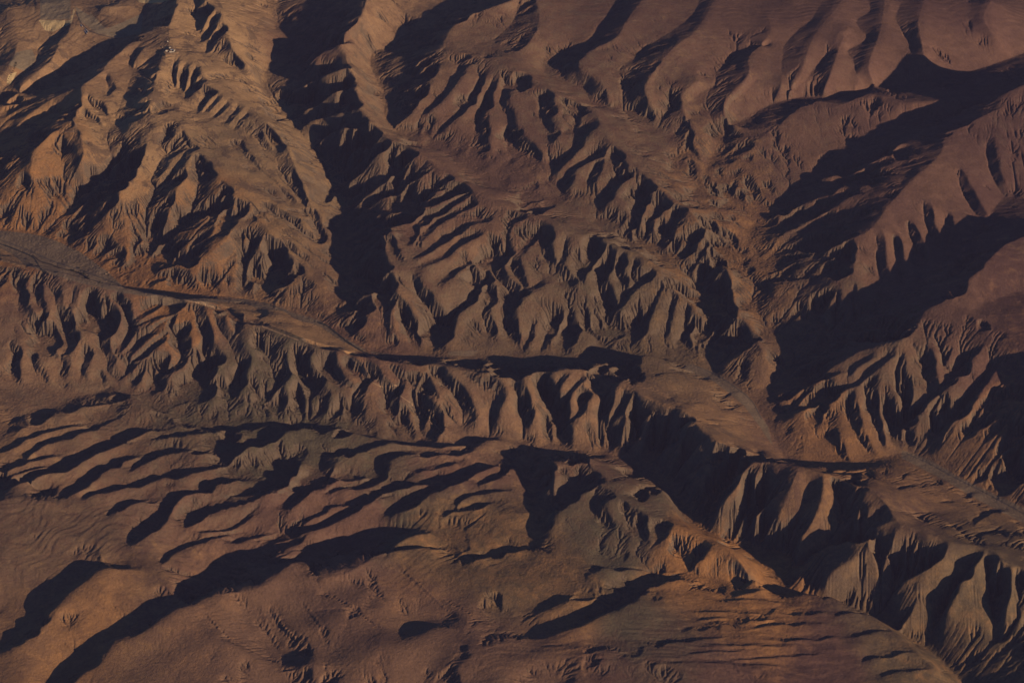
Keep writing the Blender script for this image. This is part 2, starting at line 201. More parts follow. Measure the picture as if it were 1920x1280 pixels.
# minor gullies:  depth ; crest offset dx,dy ; crest height ; points
L2 = """
4;9,4;3;1560,1150 1590,1146 1618,1150
4;9,6;3;1590,1190 1640,1178 1672,1180
4;9,6;3;1610,1232 1670,1218 1712,1218
4;9,6;3;1640,1265 1700,1250 1745,1250
14;12,3;8;12,640 30,660 20,690 32,716
14;10,3;7;55,655 62,680 78,700 90,720
12;10,3;7;150,640 160,665 150,690 165,716
12;10,3;7;182,690 192,705 188,718
14;10,6;8;312,660 300,690 290,705
12;10,6;7;262,690 252,705 248,722
10;14,10;6;500,1130 520,1165 560,1200
8;12,12;6;380,1150 420,1190 470,1215 520,1235
8;12,12;6;820,1110 880,1145 930,1165
8;12,10;6;600,1100 660,1140 700,1165
19;16,2;10;17,522 40,545 37,562 47,582 66,606 85,632 77,648 82,655 120,677 110,695 130,718
15;12,2;8;50,532 67,552 68,567 82,577 72,598 60,615
19;16,2;10;88,532 103,550 103,567 117,590 122,620 130,637 117,660 110,680 118,700
12;12,2;6;128,537 137,548 120,585
19;16,3;10;150,547 165,570 175,588 185,605 194,614 186,632 190,645 206,670 196,682 225,712
11;10,3;6;186,565 209,595 205,612
19;14,4;9;205,547 228,565 243,602 244,608 227,635 215,652 220,665 246,675 229,700
15;6,10;8;285,570 262,586 246,602
17;8,12;10;322,570 290,590 262,604 245,612
19;8,14;11;328,588 290,612 250,642 227,662
21;8,14;12;318,616 285,643 250,670 231,698
23;22,8;11;335,595 333,635 341,656 322,682 294,700 275,725
17;16,2;10;362,570 375,610 384,628 376,645 395,662 385,682 382,693 360,712 345,728
19;18,2;10;400,582 410,610 431,635 436,647 452,667 442,710 428,740 410,765
11;10,4;6;440,598 441,620 434,634
15;14,2;9;505,628 512,667 530,695 527,710 505,730 482,750
17;16,2;10;555,655 562,690 580,705 590,715 600,745 612,770
17;16,4;10;598,660 610,685 612,697 640,712 665,722 640,735
19;18,4;11;640,668 668,690 690,700 668,722 660,742
17;16,4;10;680,672 700,702 725,725 745,725 722,748 760,790
17;14,6;10;722,674 745,700 770,712 805,735 820,745
17;12,6;10;765,722 780,745 802,767 822,795 800,810 775,825
17;12,4;10;800,680 850,720 870,760 885,780 830,800
21;16,4;12;860,690 890,705 932,725 938,735 925,760 917,785 927,812
21;14,2;12;955,708 972,730 972,757 987,782 975,805
21;14,2;12;1000,702 1020,722 1042,755 1052,780 1050,800 1052,832
15;10,6;9;1060,697 1045,715 1032,735
17;10,6;9;1095,694 1085,710 1062,735 1048,755
21;16,3;12;1095,694 1132,728 1137,742 1124,775 1150,800 1153,835
15;10,2;9;1085,732 1092,760 1080,780 1054,792
23;18,3;13;1172,726 1160,760 1145,790 1155,835
24;22,6;14;1290,782 1255,800 1226,818 1222,848 1222,872
20;12,10;10;1350,838 1310,865 1270,890 1250,905
24;20,4;12;1547,890 1570,912 1584,937 1587,955 1581,985 1540,1010
14;10,3;7;1612,912 1608,935 1618,960 1608,975
26;12,14;10;1662,962 1620,980 1580,1000 1520,1022 1480,1050 1452,1080
22;16,6;10;1760,1025 1727,1062 1677,1090 1652,1140
24;18,4;12;1830,1035 1800,1075 1770,1115 1740,1200
22;16,4;12;1848,1042 1852,1062 1875,1102 1870,1140 1868,1200
14;10,6;7;328,108 322,140 325,155
12;10,4;7;350,114 335,135 340,155 324,168
14;10,5;7;380,142 352,170 344,184
14;10,5;7;396,167 372,195 368,208
14;10,5;7;447,196 422,225 416,232
10;8,2;5;430,262 470,300 520,345 560,390
9;6,-6;5;420,262 470,300 520,330 565,370
9;6,-6;5;440,320 500,350 555,385 600,412
9;6,-6;5;470,360 520,395 570,425 604,450
9;6,-6;5;500,405 550,445 608,485
8;6,-6;5;530,450 570,480 608,515
8;6,-6;5;480,225 520,270 565,310
8;6,-6;5;410,215 450,232 490,262 520,300
3;0,7;2;1290,1155 1400,1152 1500,1156
3;0,7;2;1310,1205 1420,1204 1560,1206
3;0,7;2;1200,1200 1300,1192 1400,1188
3;0,7;2;1180,1240 1280,1236 1400,1240 1520,1246
3;0,7;2;1000,1210 1100,1206 1220,1212
3;0,6;2;1330,1118 1420,1120 1500,1128
4;3,5;4;1296,706 1312,704 1332,705
3;3,5;3;1362,737 1378,733 1392,734
4;3,5;4;1230,702 1246,698 1262,699
4;3,5;4;1318,782 1340,784 1362,787
4;3,5;4;1298,755 1312,752 1322,754
4;3,5;3;1352,765 1362,762 1374,764
3;3,5;3;1180,704 1192,700 1200,702
5;3,6;4;1682,915 1700,908 1735,905
4;3,5;4;1695,889 1705,886 1718,888
4;3,5;3;1742,908 1756,905 1766,906
4;3,5;3;1806,925 1822,920 1836,922
6;6,8;6;1820,978 1845,960 1870,952 1890,956
4;3,5;3;1760,938 1776,936 1790,938
4;4,6;4;1830,1000 1870,992 1905,994
14;16,14;9;398,868 425,842 460,826 500,815 525,801 548,791 585,791
12;10,13;8;600,848 620,845 660,842 700,828 745,823 790,822
12;12,16;8;712,870 716,856 740,845 790,840 850,838 905,822
7;5,7;5;0,876 75,853 125,848
7;5,7;5;285,818 340,808 418,803
7;6,7;5;100,800 150,790 200,783
8;5,8;5;560,905 610,893 650,876
7;5,7;5;770,880 820,868 880,858
7;5,7;5;640,950 690,938 740,925
7;5,7;5;420,1012 480,1000 540,985
6;5,7;4;480,1040 560,1005
7;5,8;5;820,960 880,945 940,935
6;4,6;4;10,890 60,876 100,862
7;5,8;5;40,780 100,765 140,758
11;8,5;6;365,122 360,145 352,162 345,180
11;8,5;6;412,176 392,196 380,210
11;8,5;6;430,186 408,208 395,220
10;8,5;5;465,206 445,228 436,246
10;8,5;5;495,228 470,248 462,262
14;9,5;8;282,165 262,180 240,188
14;9,5;8;276,188 255,205 228,212
14;9,5;8;274,200 250,222 212,232
12;8,5;7;296,125 278,135 262,140
22;10,5;11;387,12 374,40 368,55
22;10,5;11;405,22 388,55 374,78
22;10,5;11;420,45 395,75 384,98
14;9,5;8;262,85 248,105 240,118 252,125
12;9,3;6;195,138 205,165 192,180
12;9,3;6;158,178 185,200 195,210 215,214
12;9,3;6;150,200 170,220 200,240
12;8,4;6;108,248 98,265 92,278
10;5,7;5;262,135 285,150 276,165
10;5,7;5;252,155 268,172
10;5,7;5;243,170 275,180
10;5,7;5;232,195 262,200
32;8,14;25;660,70 605,82 580,105 557,122
32;8,14;25;660,112 620,128 580,145 540,160
36;8,14;30;668,150 625,165 585,185 540,214
32;8,12;25;676,190 625,205 575,222 550,240
32;8,12;25;686,222 630,235 600,250 585,268
36;8,14;25;715,258 690,292 655,327 620,352 598,378
18;8,12;13;770,278 735,315 700,345 670,365 640,392
14;7,10;8;800,300 770,330 735,352 700,368 668,382
18;8,13;9;838,324 790,362 760,380 720,388 668,396
18;8,12;9;862,345 815,372 755,395 715,420 650,436
16;7,11;9;872,362 830,385 800,400 780,415 772,440 750,465
14;7,9;8;874,382 842,397 805,420 787,440 770,474
16;7,10;9;896,408 855,425 817,452 780,477 768,486
16;7,10;9;902,430 862,450 830,475 795,490 775,504
18;8,12;9;922,466 890,480 855,497 827,520 820,535
20;9,14;10;920,508 890,530 870,560 840,585 815,615
30;14,6;14;770,508 785,540 815,575 832,600 815,630 811,660
16;12,4;10;700,420 722,440 735,470 760,490
-12;0,0;0;728,505 692,530 658,556
-10;0,0;0;722,525 700,565 675,600 655,635
14;9,4;8;730,560 722,600 735,655
14;9,4;8;752,570 765,605 780,655
18;16,3;12;933,475 923,494 940,520 963,534 968,554 947,584 953,614 963,634 983,655
16;12,3;9;955,490 973,520 983,537 970,547
14;10,3;8;905,548 928,560 903,580 920,610 905,650
22;14,10;10;1015,520 985,545 945,560 935,600
18;12,4;9;1020,425 1020,440 1027,475 1047,500 1065,528 1072,545
14;9,4;8;1060,442 1055,470 1045,492
16;9,6;8;1118,452 1095,485 1083,510 1095,530
18;10,5;9;1143,462 1140,480 1125,505 1127,530 1140,550 1148,600 1150,655
16;9,6;8;1168,470 1155,500 1174,530 1160,560
14;8,6;7;1188,480 1190,492 1177,515
20;10,8;10;1222,502 1200,522 1175,545 1150,585
14;8,2;7;1240,530 1222,570 1195,620 1178,652
14;8,2;7;1262,545 1255,590 1240,655
14;8,2;7;1290,560 1285,610 1270,665
14;8,2;7;1000,600 985,640 978,660
14;8,2;7;1040,590 1020,635 1010,665
14;8,2;7;1070,605 1060,640 1050,668
14;8,6;8;870,112 850,150 815,190 775,222
14;8,6;8;905,135 880,180 850,215 810,250
16;12,4;9;925,140 905,190 895,215 897,240 904,260 893,290
16;12,5;9;950,150 937,187 953,207 955,230 945,245 970,263 1000,287 1030,320
16;12,5;9;1012,170 1015,205 1032,245 1025,275
18;10,8;9;1115,225 1097,240 1070,282 1045,305 1012,345
18;10,8;9;1132,270 1090,300 1060,325 1050,368
14;8,3;8;1120,300 1105,330 1110,365
18;12,4;10;1148,285 1152,305 1160,327 1137,355 1127,380 1110,405
18;12,5;10;1205,335 1195,370 1195,390 1190,410 1168,434
18;10,6;9;1238,365 1230,392 1210,408 1215,427 1188,450
16;10,6;9;1272,388 1262,410 1247,430 1228,455
14;8,6;8;1308,430 1297,452 1258,485
14;8,6;8;1330,448 1310,480 1292,505
14;8,6;8;1336,470 1345,482 1308,512
14;8,6;8;1410,628 1360,665 1335,698
14;8,6;8;1372,580 1350,610 1315,660
14;8,4;8;1560,540 1520,590 1490,640
14;8,4;8;1540,560 1500,620 1480,650
15;14,-2;8;1637,432 1647,455 1648,480 1652,510 1685,553
15;14,-2;8;1672,440 1680,480 1690,515 1704,542
15;14,-2;8;1700,420 1718,460 1722,480 1735,505
15;14,-2;8;1730,380 1742,430 1763,472
15;14,-2;8;1770,400 1780,445 1795,460
15;14,-2;8;1790,320 1830,395 1845,412
15;14,-2;8;1850,260 1860,320 1885,368
12;8,1;7;1600,530 1600,570 1607,592
12;8,1;7;1570,545 1570,590 1578,610
18;8,12;9;1676,652 1622,695 1600,713 1540,735 1490,762 1448,772
14;7,8;8;1640,660 1600,682 1590,704
14;7,8;8;1580,690 1557,698 1515,718 1500,740 1462,766
18;10,4;9;1705,640 1740,670 1735,690 1760,720 1758,750 1725,775
14;6,4;7;1690,660 1682,700 1700,730 1705,760
24;12,8;12;1830,645 1790,687 1762,722 1722,752 1672,795 1685,835
20;12,8;10;1870,665 1815,740 1765,795 1752,835
16;8,4;8;1620,720 1640,770 1650,810 1655,840
14;8,4;8;1590,730 1600,790 1620,830 1640,850
14;8,4;8;1560,800 1570,840 1580,860
14;7,3;7;1690,770 1700,800 1712,835
14;7,3;7;1660,740 1665,770 1680,790
16;24,26;8;0,790 42,770 82,767 110,750 117,742 160,735 207,724
8;3,8;5;0,840 62,812 120,795 175,786
9;5,10;6;0,872 32,860 75,827 112,815 160,800 178,788
16;12,16;9;-10,908 50,887 110,872 140,857 185,832 240,810 275,790 332,778
24;20,40;8;-40,915 10,900 60,905 100,915
10;14,9;7;110,926 152,910 165,890 180,875 237,852 262,852
10;6,9;6;240,877 265,860 317,840 422,842 445,828 482,818
10;6,9;7;150,934 165,925 220,912 240,905 297,887 332,887 395,872 402,862 424,845
9;8,12;6;208,957 220,942 262,932 315,926
14;16,12;9;230,1014 257,1002 297,970 302,950 327,922 370,912 390,900 430,890 480,868
16;20,22;9;330,972 357,957 390,937 452,922 480,910 510,899 527,877 540,862 545,848 575,840
8;8,8;5;350,982 382,962 430,952 482,938
8;8,8;5;362,994 425,987 455,967 482,950
8;6,8;5;300,1046 325,1030 375,1012 410,1002 485,983
14;20,18;8;515,950 555,917 575,890 605,865 608,850
9;14,9;6;592,914 622,892 660,885 700,886 707,865 718,850
8;10,6;5;607,924 630,912 695,897 708,884
9;5,8;5;548,979 610,955 613,945 680,936 697,918
15;16,13;9;480,1012 530,995 585,985 620,970 675,942 687,930 700,917 730,906 800,893 870,880
14;12,12;8;715,962 755,942 800,917 855,897 880,880 915,865 942,858
8;5,6;5;850,946 872,928 930,917 962,915
8;8,8;6;890,905 935,886 946,876 940,860
26;40,16;12;1005,935 1000,905 995,885 985,860 975,838
20;18,16;9;1000,1004 1010,975 1020,950 1035,935 1070,905 1100,893 1132,893
10;5,9;6;660,1035 720,1030 790,1022 850,1020
10;5,9;6;870,1045 920,1030 960,1022 1000,1018
14;18,26;10;250,1046 162,1052 155,1065 107,1100 95,1117 45,1152 -20,1190
16;22,22;10;360,1118 293,1131 243,1167 183,1191 167,1224 133,1240 90,1280 40,1315
12;8,14;7;90,1160 40,1190 -10,1215
9;0,7;6;915,1182 1040,1179 1090,1155
18;16,16;9;1040,1178 1140,1131 1187,1094 1192,1087 1250,1077 1280,1072
9;8,9;6;973,1149 1050,1121 1073,1111 1165,1111
7;0,7;6;1100,1066 1140,1061 1270,1067
10;14,12;7;752,1187 780,1165 800,1159 845,1164
3;0,6;2;580,1142 640,1141 690,1148
3;0,6;2;1290,1140 1430,1140 1468,1130
3;0,6;2;1280,1175 1330,1163 1385,1159
3;0,6;2;1410,1176 1450,1163 1490,1162 1600,1166
3;0,6;2;1470,1146 1520,1141 1575,1146
3;0,6;2;1420,1193 1520,1190 1610,1190
3;0,6;2;1280,1222 1380,1215 1420,1217
3;0,6;2;1350,1235 1500,1224 1540,1222
6;14,8;3;1370,1109 1400,1104 1430,1094
12;10,5;8;1235,974 1232,1000 1228,1020
10;8,5;8;1318,1020 1300,1050 1290,1070
12;8,4;7;1125,930 1120,960 1150,990
10;8,4;6;1180,965 1200,1000 1230,1020
4;10,4;2;650,1085 700,1110 760,1140
4;10,4;2;740,1060 800,1110 850,1150
4;10,4;2;480,1130 500,1180 530,1230
4;10,4;2;560,1120 600,1180 620,1240
"""
# ------------------------------------------------------------------ relief
F_PX = 960.0 / math.tan(HFOV / 2)
CD, SD = math.cos(DEP), math.sin(DEP)

def rays(px, py):
    u = (np.asarray(px, float) - 960.0) / F_PX
    v = (640.0 - np.asarray(py, float)) / F_PX
    return u, CD + v * SD, -SD + v * CD

def ground(px, py, z):
    dx, dy, dz = rays(px, py)
    t = (np.asarray(z, float) - CAM_H) / dz
    return dx * t, dy * t

X0, X1, Y0, Y1 = -4200.0, 4200.0, 6350.0, 13500.0
CELL = 3.4
NX, NY = int((X1 - X0) / CELL) + 1, int((Y1 - Y0) / CELL) + 1

def parse_pts(s):
    P = []
    for tok in s.split():
        v = tok.split(',')
        P.append((float(v[0]), float(v[1]), float(v[2]) if len(v) > 2 else None))
    P = [list(p) for p in P]
    d = [0.0]
    for a, b in zip(P, P[1:]):
        d.append(d[-1] + math.hypot(b[0] - a[0], (b[1] - a[1]) * 1.6) + 1e-6)
    known = [(d[i], p[2]) for i, p in enumerate(P) if p[2] is not None]
    if known:
        z = np.interp(d, [k[0] for k in known], [k[1] for k in known])
    else:
        z = np.zeros(len(P))
    return np.array([p[0] for p in P]), np.array([p[1] for p in P]), z, np.array(d)

def smooth_path(arrs, n=4):
    """Catmull-Rom resample of parallel arrays."""
    A = np.stack(arrs, 1)
    if len(A) < 3:
        t = np.linspace(0, 1, n * 2 + 1)[:, None]
        return list((A[0] * (1 - t) + A[-1] * t).T) if len(A) == 2 else list(A.T)
    Q = np.vstack([2 * A[0] - A[1], A, 2 * A[-1] - A[-2]])
    out = []
    for i in range(len(A) - 1):
        p0, p1, p2, p3 = Q[i], Q[i + 1], Q[i + 2], Q[i + 3]
        for k in range(n):
            t = k / n
            out.append(0.5 * ((2 * p1) + (p2 - p0) * t + (2 * p0 - 5 * p1 + 4 * p2 - p3) * t * t
                              + (3 * p1 - p0 - 3 * p2 + p3) * t ** 3))
    out.append(A[-1])
    return list(np.array(out).T)

def densify(x, y, z, step=2.0):
    xs, ys, zs = [], [], []
    for i in range(len(x) - 1):
        n = max(2, int(math.hypot(x[i + 1] - x[i], y[i + 1] - y[i]) / step) + 1)
        t = np.linspace(0, 1, n)
        xs.append(x[i] + (x[i + 1] - x[i]) * t)
        ys.append(y[i] + (y[i + 1] - y[i]) * t)
        zs.append(z[i] + (z[i + 1] - z[i]) * t)
    return np.concatenate(xs), np.concatenate(ys), np.concatenate(zs)

def rasterise(lines, cell, nx, ny):
    X = np.concatenate([l[0] for l in lines]); Y = np.concatenate([l[1] for l in lines]); Z = np.concatenate([l[2] for l in lines])
    i = np.rint((X - X0) / cell).astype(int); j = np.rint((Y - Y0) / cell).astype(int)
    ok = (i >= 0) & (i < nx) & (j >= 0) & (j < ny)
    k = j[ok] * nx + i[ok]
    n = np.bincount(k, minlength=nx * ny); s = np.bincount(k, weights=Z[ok], minlength=nx * ny)
    m = n > 0
    v = np.where(m, s / np.maximum(n, 1), 0)
    return m.reshape(ny, nx), v.reshape(ny, nx).astype(np.float32)

def resize(a, ny, nx):
    oy, ox = a.shape
    yy = np.linspace(0, oy - 1, ny); xx = np.linspace(0, ox - 1, nx)
    y0 = np.minimum(yy.astype(int), oy - 2); x0 = np.minimum(xx.astype(int), ox - 2)
    fy = (yy - y0)[:, None].astype(np.float32); fx = (xx - x0)[None, :].astype(np.float32)
    r = a[y0] * (1 - fy) + a[y0 + 1] * fy
    return r[:, x0] * (1 - fx) + r[:, x0 + 1] * fx

def harmonic(lines, its=(800, 400, 250, 160, 90)):
    """Membrane through every traced line, solved coarse to fine."""
    h = None
    for lev, it in zip((16, 8, 4, 2, 1), its):
        cell = CELL * lev
        nx, ny = (NX - 1) // lev + 1, (NY - 1) // lev + 1
        m, v = rasterise(lines, cell, nx, ny)
        if h is None:
            h = np.full((ny, nx), float(v[m].mean()), np.float32)
        else:
            h = resize(h, ny, nx)
        h[m] = v[m]
        for _ in range(it):
            p = np.pad(h, 1, mode='edge')
            r = (p[:-2, 1:-1] + p[2:, 1:-1] + p[1:-1, :-2] + p[1:-1, 2:]) * 0.25
            h += 1.0 * (r - h) if lev < 16 else (r - h)
            h[m] = v[m]
    return h

def blur(a, n):
    for _ in range(n):
        p = np.pad(a, 1, mode='edge')
        a = (p[:, :-2] + 2 * p[:, 1:-1] + p[:, 2:]) * 0.25
        a = (a[:-2] + 2 * a[1:-1] + a[2:]) * 0.25
    return a

def fbm(shape, wl_max, wl_min, seed, gain=1.0, beta=1.0):
    """Band-limited noise (wavelengths in metres), unit variance."""
    rng = np.random.default_rng(seed)
    ny, nx = shape
    f = np.fft.rfft2(rng.standard_normal((ny, nx)).astype(np.float32))
    ky = np.fft.fftfreq(ny, CELL)[:, None]; kx = np.fft.rfftfreq(nx, CELL)[None, :]
    k = np.hypot(ky, kx) + 1e-9
    amp = np.where((k > 1 / wl_max) & (k < 1 / wl_min), k ** (-1 - beta), 0)
    n = np.fft.irfft2(f * amp, s=(ny, nx))
    return (n / n.std()).astype(np.float32)

def sample(h, x, y):
    fx = np.clip((x - X0) / CELL, 0, NX - 1.001); fy = np.clip((y - Y0) / CELL, 0, NY - 1.001)
    i = fx.astype(int); j = fy.astype(int); fx = fx - i; fy = fy - j
    return (h[j, i] * (1 - fx) + h[j, i + 1] * fx) * (1 - fy) + (h[j + 1, i] * (1 - fx) + h[j + 1, i + 1] * fx) * fy

def cast(h, px, py):
    """First hit of camera rays with the height field."""
    dx, dy, dz = rays(px, py)
    t = np.linspace(0.0, 1.0, 500)
    t0 = (620.0 - CAM_H) / dz; t1 = (-160.0 - CAM_H) / dz
    T = t0[:, None] + (t1 - t0)[:, None] * t[None]
    Z = CAM_H + T * dz[:, None]
    S = sample(h, T * dx[:, None], T * dy[:, None])
    below = Z <= S
    k = np.argmax(below, 1); k[~below.any(1)] = 499
    k = np.maximum(k, 1)
    r = np.arange(len(k))
    a = (Z - S)[r, k - 1]; b = (Z - S)[r, k]
    w = np.clip(a / np.maximum(a - b, 1e-6), 0, 1)
    tt = T[r, k - 1] + (T[r, k] - T[r, k - 1]) * w
    return tt * dx, tt * dy, CAM_H + tt * dz

def erode(h, fixed, steps, K, amax, cell, diff, m=0.5, seed=5):
    """Stream-power incision, implicit, by pointer doubling over the drainage tree."""
    ny, nx = h.shape
    N = ny * nx
    idx = np.arange(N, dtype=np.int64)
    D = [(0, 1), (1, 1), (1, 0), (1, -1), (0, -1), (-1, -1), (-1, 0), (-1, 1)]
    fx = fixed.ravel()
    rng = np.random.default_rng(seed)
    for s in range(steps):
        hj = h + rng.standard_normal(h.shape).astype(np.float32) * 0.07 * cell
        p = np.pad(hj, 1, mode='edge')
        best = np.zeros((ny, nx), np.float32); rec = idx.copy().reshape(ny, nx); dist = np.ones((ny, nx), np.float32)
        for dj, di in D:
            q = p[1 + dj:1 + dj + ny, 1 + di:1 + di + nx]
            L = cell * math.hypot(dj, di)
            sl = (hj - q) / L
            b = sl > best
            best[b] = sl[b]; dist[b] = L
            rec[b] = (idx.reshape(ny, nx) + dj * nx + di)[b]
        rec = rec.ravel().clip(0, N - 1); dist = dist.ravel()
        rec[fx] = idx[fx]
        A = np.full(N, cell * cell); pnt = rec.copy(); root = rec == idx
        for _ in range(11):
            w = np.where(pnt == idx, 0.0, A)
            act = pnt != idx
            A = A + np.bincount(pnt[act], weights=A[act], minlength=N)
            # a pointer that reached its root must stop counting
            nxt = pnt[pnt]
            stop = nxt == pnt
            pnt = np.where(stop, idx, nxt)
        A = np.minimum(A, amax)
        F = (K.ravel() * A ** m / dist)
        F[root] = 0
        a = h.ravel().astype(np.float64) / (1 + F); b = F / (1 + F); b[root] = 0; a[root] = h.ravel()[root]
        pnt = rec.copy()
        for _ in range(11):
            a = a + b * a[pnt]
            b = b * b[pnt]
            pnt = pnt[pnt]
        a = a + b * h.ravel()[pnt]
        h = np.minimum(h, a.reshape(ny, nx).astype(np.float32))
        hb = blur(h, 1)
        h = h + diff * (hb - h)
    return h, A.reshape(ny, nx)

def build_relief():
    lines = []
    for row in L1.strip().splitlines():
        px, py, z, d = parse_pts(row)
        px, py, z = smooth_path([px, py, z], 5)
        x, y = ground(px, py, z)
        lines.append(densify(x, y, z))
    base = harmonic(lines)
    minor = []
    for row in L2.strip().splitlines():
        g, off, r, pts = row.split(';')
        g = float(g); r = float(r); ox, oy = [float(v) for v in off.split(',')]
        px, py, _, d = parse_pts(pts)
        px, py, d = smooth_path([px, py, d], 4)
        t = d / d[-1]
        k = np.clip((py.mean() - 740) / 60, 0, 1) * (1.0 if px.mean() < 1150 or py.mean() > 1030 else 0.0)
        w = np.minimum(1, np.minimum(t * 7, (1 - t) * (6 + 4 * k)) + 0.22)
        g, r = g * (1.25 + 0.55 * k), r * (1.25 + 2.0 * k)          # the bold shallow folds of the near plateau
        x, y, z = cast(base, px, py)
        minor.append(densify(x, y, z - g * w))
        if r > 0:
            s = slice(0, max(3, int(len(px) * 0.88)))
            xc, yc, zc = cast(base, px[s] + ox, py[s] + oy)
            near = np.hypot(xc - x[s], yc - y[s]) < 60 + 9.0 * math.hypot(ox, oy)      # not over the skyline
            if near.sum() > 2: minor.append(densify(xc[near], yc[near], (zc + r * w[s])[near]))
    h = harmonic(lines + minor)
    return h, lines, minor


ROUGH = """
1500,60,0.06 1700,60,0.06 1300,60,0.06 1200,100,0.12 1850,60,0.06 1450,150,0.12 1600,210,0.12 1750,260,0.15 1900,300,0.15
1000,60,0.2 900,40,0.25 880,200,0.45 1000,230,0.6 1150,240,0.35 1200,320,0.9 1300,430,1.5 1390,560,1.5
700,100,0.4 560,150,0.5 700,340,1.0 850,430,1.0 800,300,0.9 1050,395,0.9 750,520,0.9 950,560,0.9 1050,620,1.7 1250,600,1.8 800,620,1.0 1100,500,0.7
200,30,0.08 60,100,0.12 120,170,0.12 300,100,0.3 420,60,0.35 450,250,0.9 530,380,1.3 580,450,1.3 480,330,0.8 330,160,0.45 180,230,0.35 380,320,0.45 550,300,0.5
60,380,0.7 200,430,1.4 350,480,1.4 500,540,1.5 560,430,0.6
60,600,0.8 60,690,1.0 180,690,1.0 250,640,0.8 450,650,0.65 650,720,0.5 850,740,0.5 1050,740,0.5 1200,780,0.5
330,745,2.2 450,780,2.2 620,792,2.1 720,800,1.0 1000,810,0.9 1180,840,0.9
100,800,0.15 300,850,0.12 600,880,0.12 850,900,0.12 100,1000,0.2 400,980,0.12 700,1040,0.12
200,1100,0.45 500,1150,0.4 800,1120,0.4 1000,1130,0.35 1300,1180,0.15 1600,1160,0.35 1720,1240,0.6 1600,1250,0.25 300,1250,0.4 800,1250,0.35
1150,950,0.7 1230,930,1.1 1250,1040,0.7 1400,1060,0.4 1330,900,0.7 1450,960,0.7 1600,1020,0.25 1660,1050,0.2 1750,1100,0.25 1850,1180,0.3
1300,720,0.3 1400,810,0.3 1700,910,0.2 1850,980,0.2
1550,370,0.5 1700,430,0.35 1800,330,0.25 1600,560,0.5 1520,590,0.9 1870,560,0.06
1700,680,0.5 1800,740,0.6 1620,790,0.6 1850,860,0.8 1560,830,0.9
"""

def field(table, sigma=260.0, cell=40.0):
    """Smooth map over the ground from scattered values."""
    v = np.array([[float(q) for q in tok.split(',')] for tok in table.split()])
    x, y = ground(v[:, 0], v[:, 1], 120.0)
    nx, ny = int((X1 - X0) / cell) + 1, int((Y1 - Y0) / cell) + 1
    gx, gy = np.meshgrid(X0 + np.arange(nx) * cell, Y0 + np.arange(ny) * cell)
    num = np.zeros((ny, nx)); den = np.zeros((ny, nx))
    for k in range(len(v)):
        d2 = (gx - x[k]) ** 2 + (0.6 * (gy - y[k])) ** 2
        w = np.exp(-d2 / (2 * sigma ** 2)) + 1e-3 / (1 + d2 / 1e6) ** 2
        num += w * v[k, 2]; den += w
    return resize((num / den).astype(np.float32), NY, NX)

FOLDS = """
50,800,0.8 200,800,0.9 350,830,1.0 500,870,1.0 700,870,1.0 850,890,1.0 200,880,0.9 400,900,1.0 550,950,1.0 400,970,1.0 700,950,0.9 900,930,0.6 800,850,0.7
100,980,0.4 60,920,0.4 50,1100,0.3 250,1050,0.4 450,1050,0.4 700,1030,0.4 900,1060,0.2 1150,1060,0.0 1100,1120,0.0 1300,1150,0.0 1500,1180,0.0 1650,1220,0.0
200,1200,0.45 500,1150,0.45 700,1200,0.3 900,1200,0.0 400,1230,0.5 300,1150,0.4
1100,920,0.0 1250,960,0.0 1200,860,0.0 1400,1050,0.0 300,740,0.0 500,760,0.0 700,780,0.0 900,780,0.0 1100,780,0.0 100,690,0.0 300,600,0 700,600,0 1000,500,0 1300,600,0 1600,600,0 1800,800,0 1700,1050,0 1850,1150,0 500,300,0 1000,200,0 1500,100,0 1800,300,0
"""
FOLDS2 = """
1000,1150,0.7 1150,1180,0.9 1300,1150,1.0 1450,1180,1.0 1550,1200,1.0 1400,1250,1.0 1200,1250,0.9 1000,1250,0.7 1650,1240,0.6 850,1200,0.4 1500,1135,0.7 1300,1120,0.7 1150,1100,0.4
1000,1050,0.1 1300,1060,0 1100,980,0 800,1100,0.1 600,1200,0 1700,1150,0 1600,1090,0 1800,1200,0 900,950,0 1500,1000,0 300,1200,0 500,900,0 1000,700,0 1500,700,0
"""
# ------------------------------------------------------------------ build the ground
H, _lines, _minor = build_relief()
_fixed = rasterise([_lines[0]], CELL, NX, NY)[0]
R_MAP = field(ROUGH)
# the far hills are domes: broad convex crests, narrow creased valleys
_c = H[::3, ::3]; _sb = _c
for _i in range(1): _sb = np.minimum(_c, blur(_sb, 16) + 1.0)
_w = np.clip((_y_of := (Y0 + np.arange(NY) * CELL))[:, None] / 1.0 - 10600, 0, 600) / 600 * np.clip(1.3 - R_MAP / 0.22, 0, 1)
H = H + _w * resize((_sb - _c).astype(np.float32), NY, NX)
H = blur(H, 2).astype(np.float32)
H = H + (0.5 + 3.2 * R_MAP) * (1 - 0.6 * np.clip(blur(_fixed.astype(np.float32), 60) * 13, 0, 1)) * fbm(H.shape, 420, 45, 11, beta=0.9)
def in_poly(px, py, poly):
    c = np.zeros(px.shape, bool)
    n = len(poly)
    for i in range(n):
        (xa, ya), (xb, yb) = poly[i], poly[(i + 1) % n]
        if ya == yb: continue
        c ^= ((ya > py) != (yb > py)) & (px < (xb - xa) * (py - ya) / (yb - ya) + xa)
    return c
def to_px(x, y, z):
    f = y * CD - (z - CAM_H) * SD
    v = y * SD + (z - CAM_H) * CD
    return 960 + F_PX * x / f, 640 - F_PX * v / f
_gx, _gy = np.meshgrid(X0 + np.arange(NX) * CELL, Y0 + np.arange(NY) * CELL)
PXM, PYM = to_px(_gx, _gy, H)
def patch(polys, soft=3):
    m = np.zeros(H.shape, bool)
    for p in polys: m |= in_poly(PXM, PYM, p)
    return blur(m.astype(np.float32), soft)
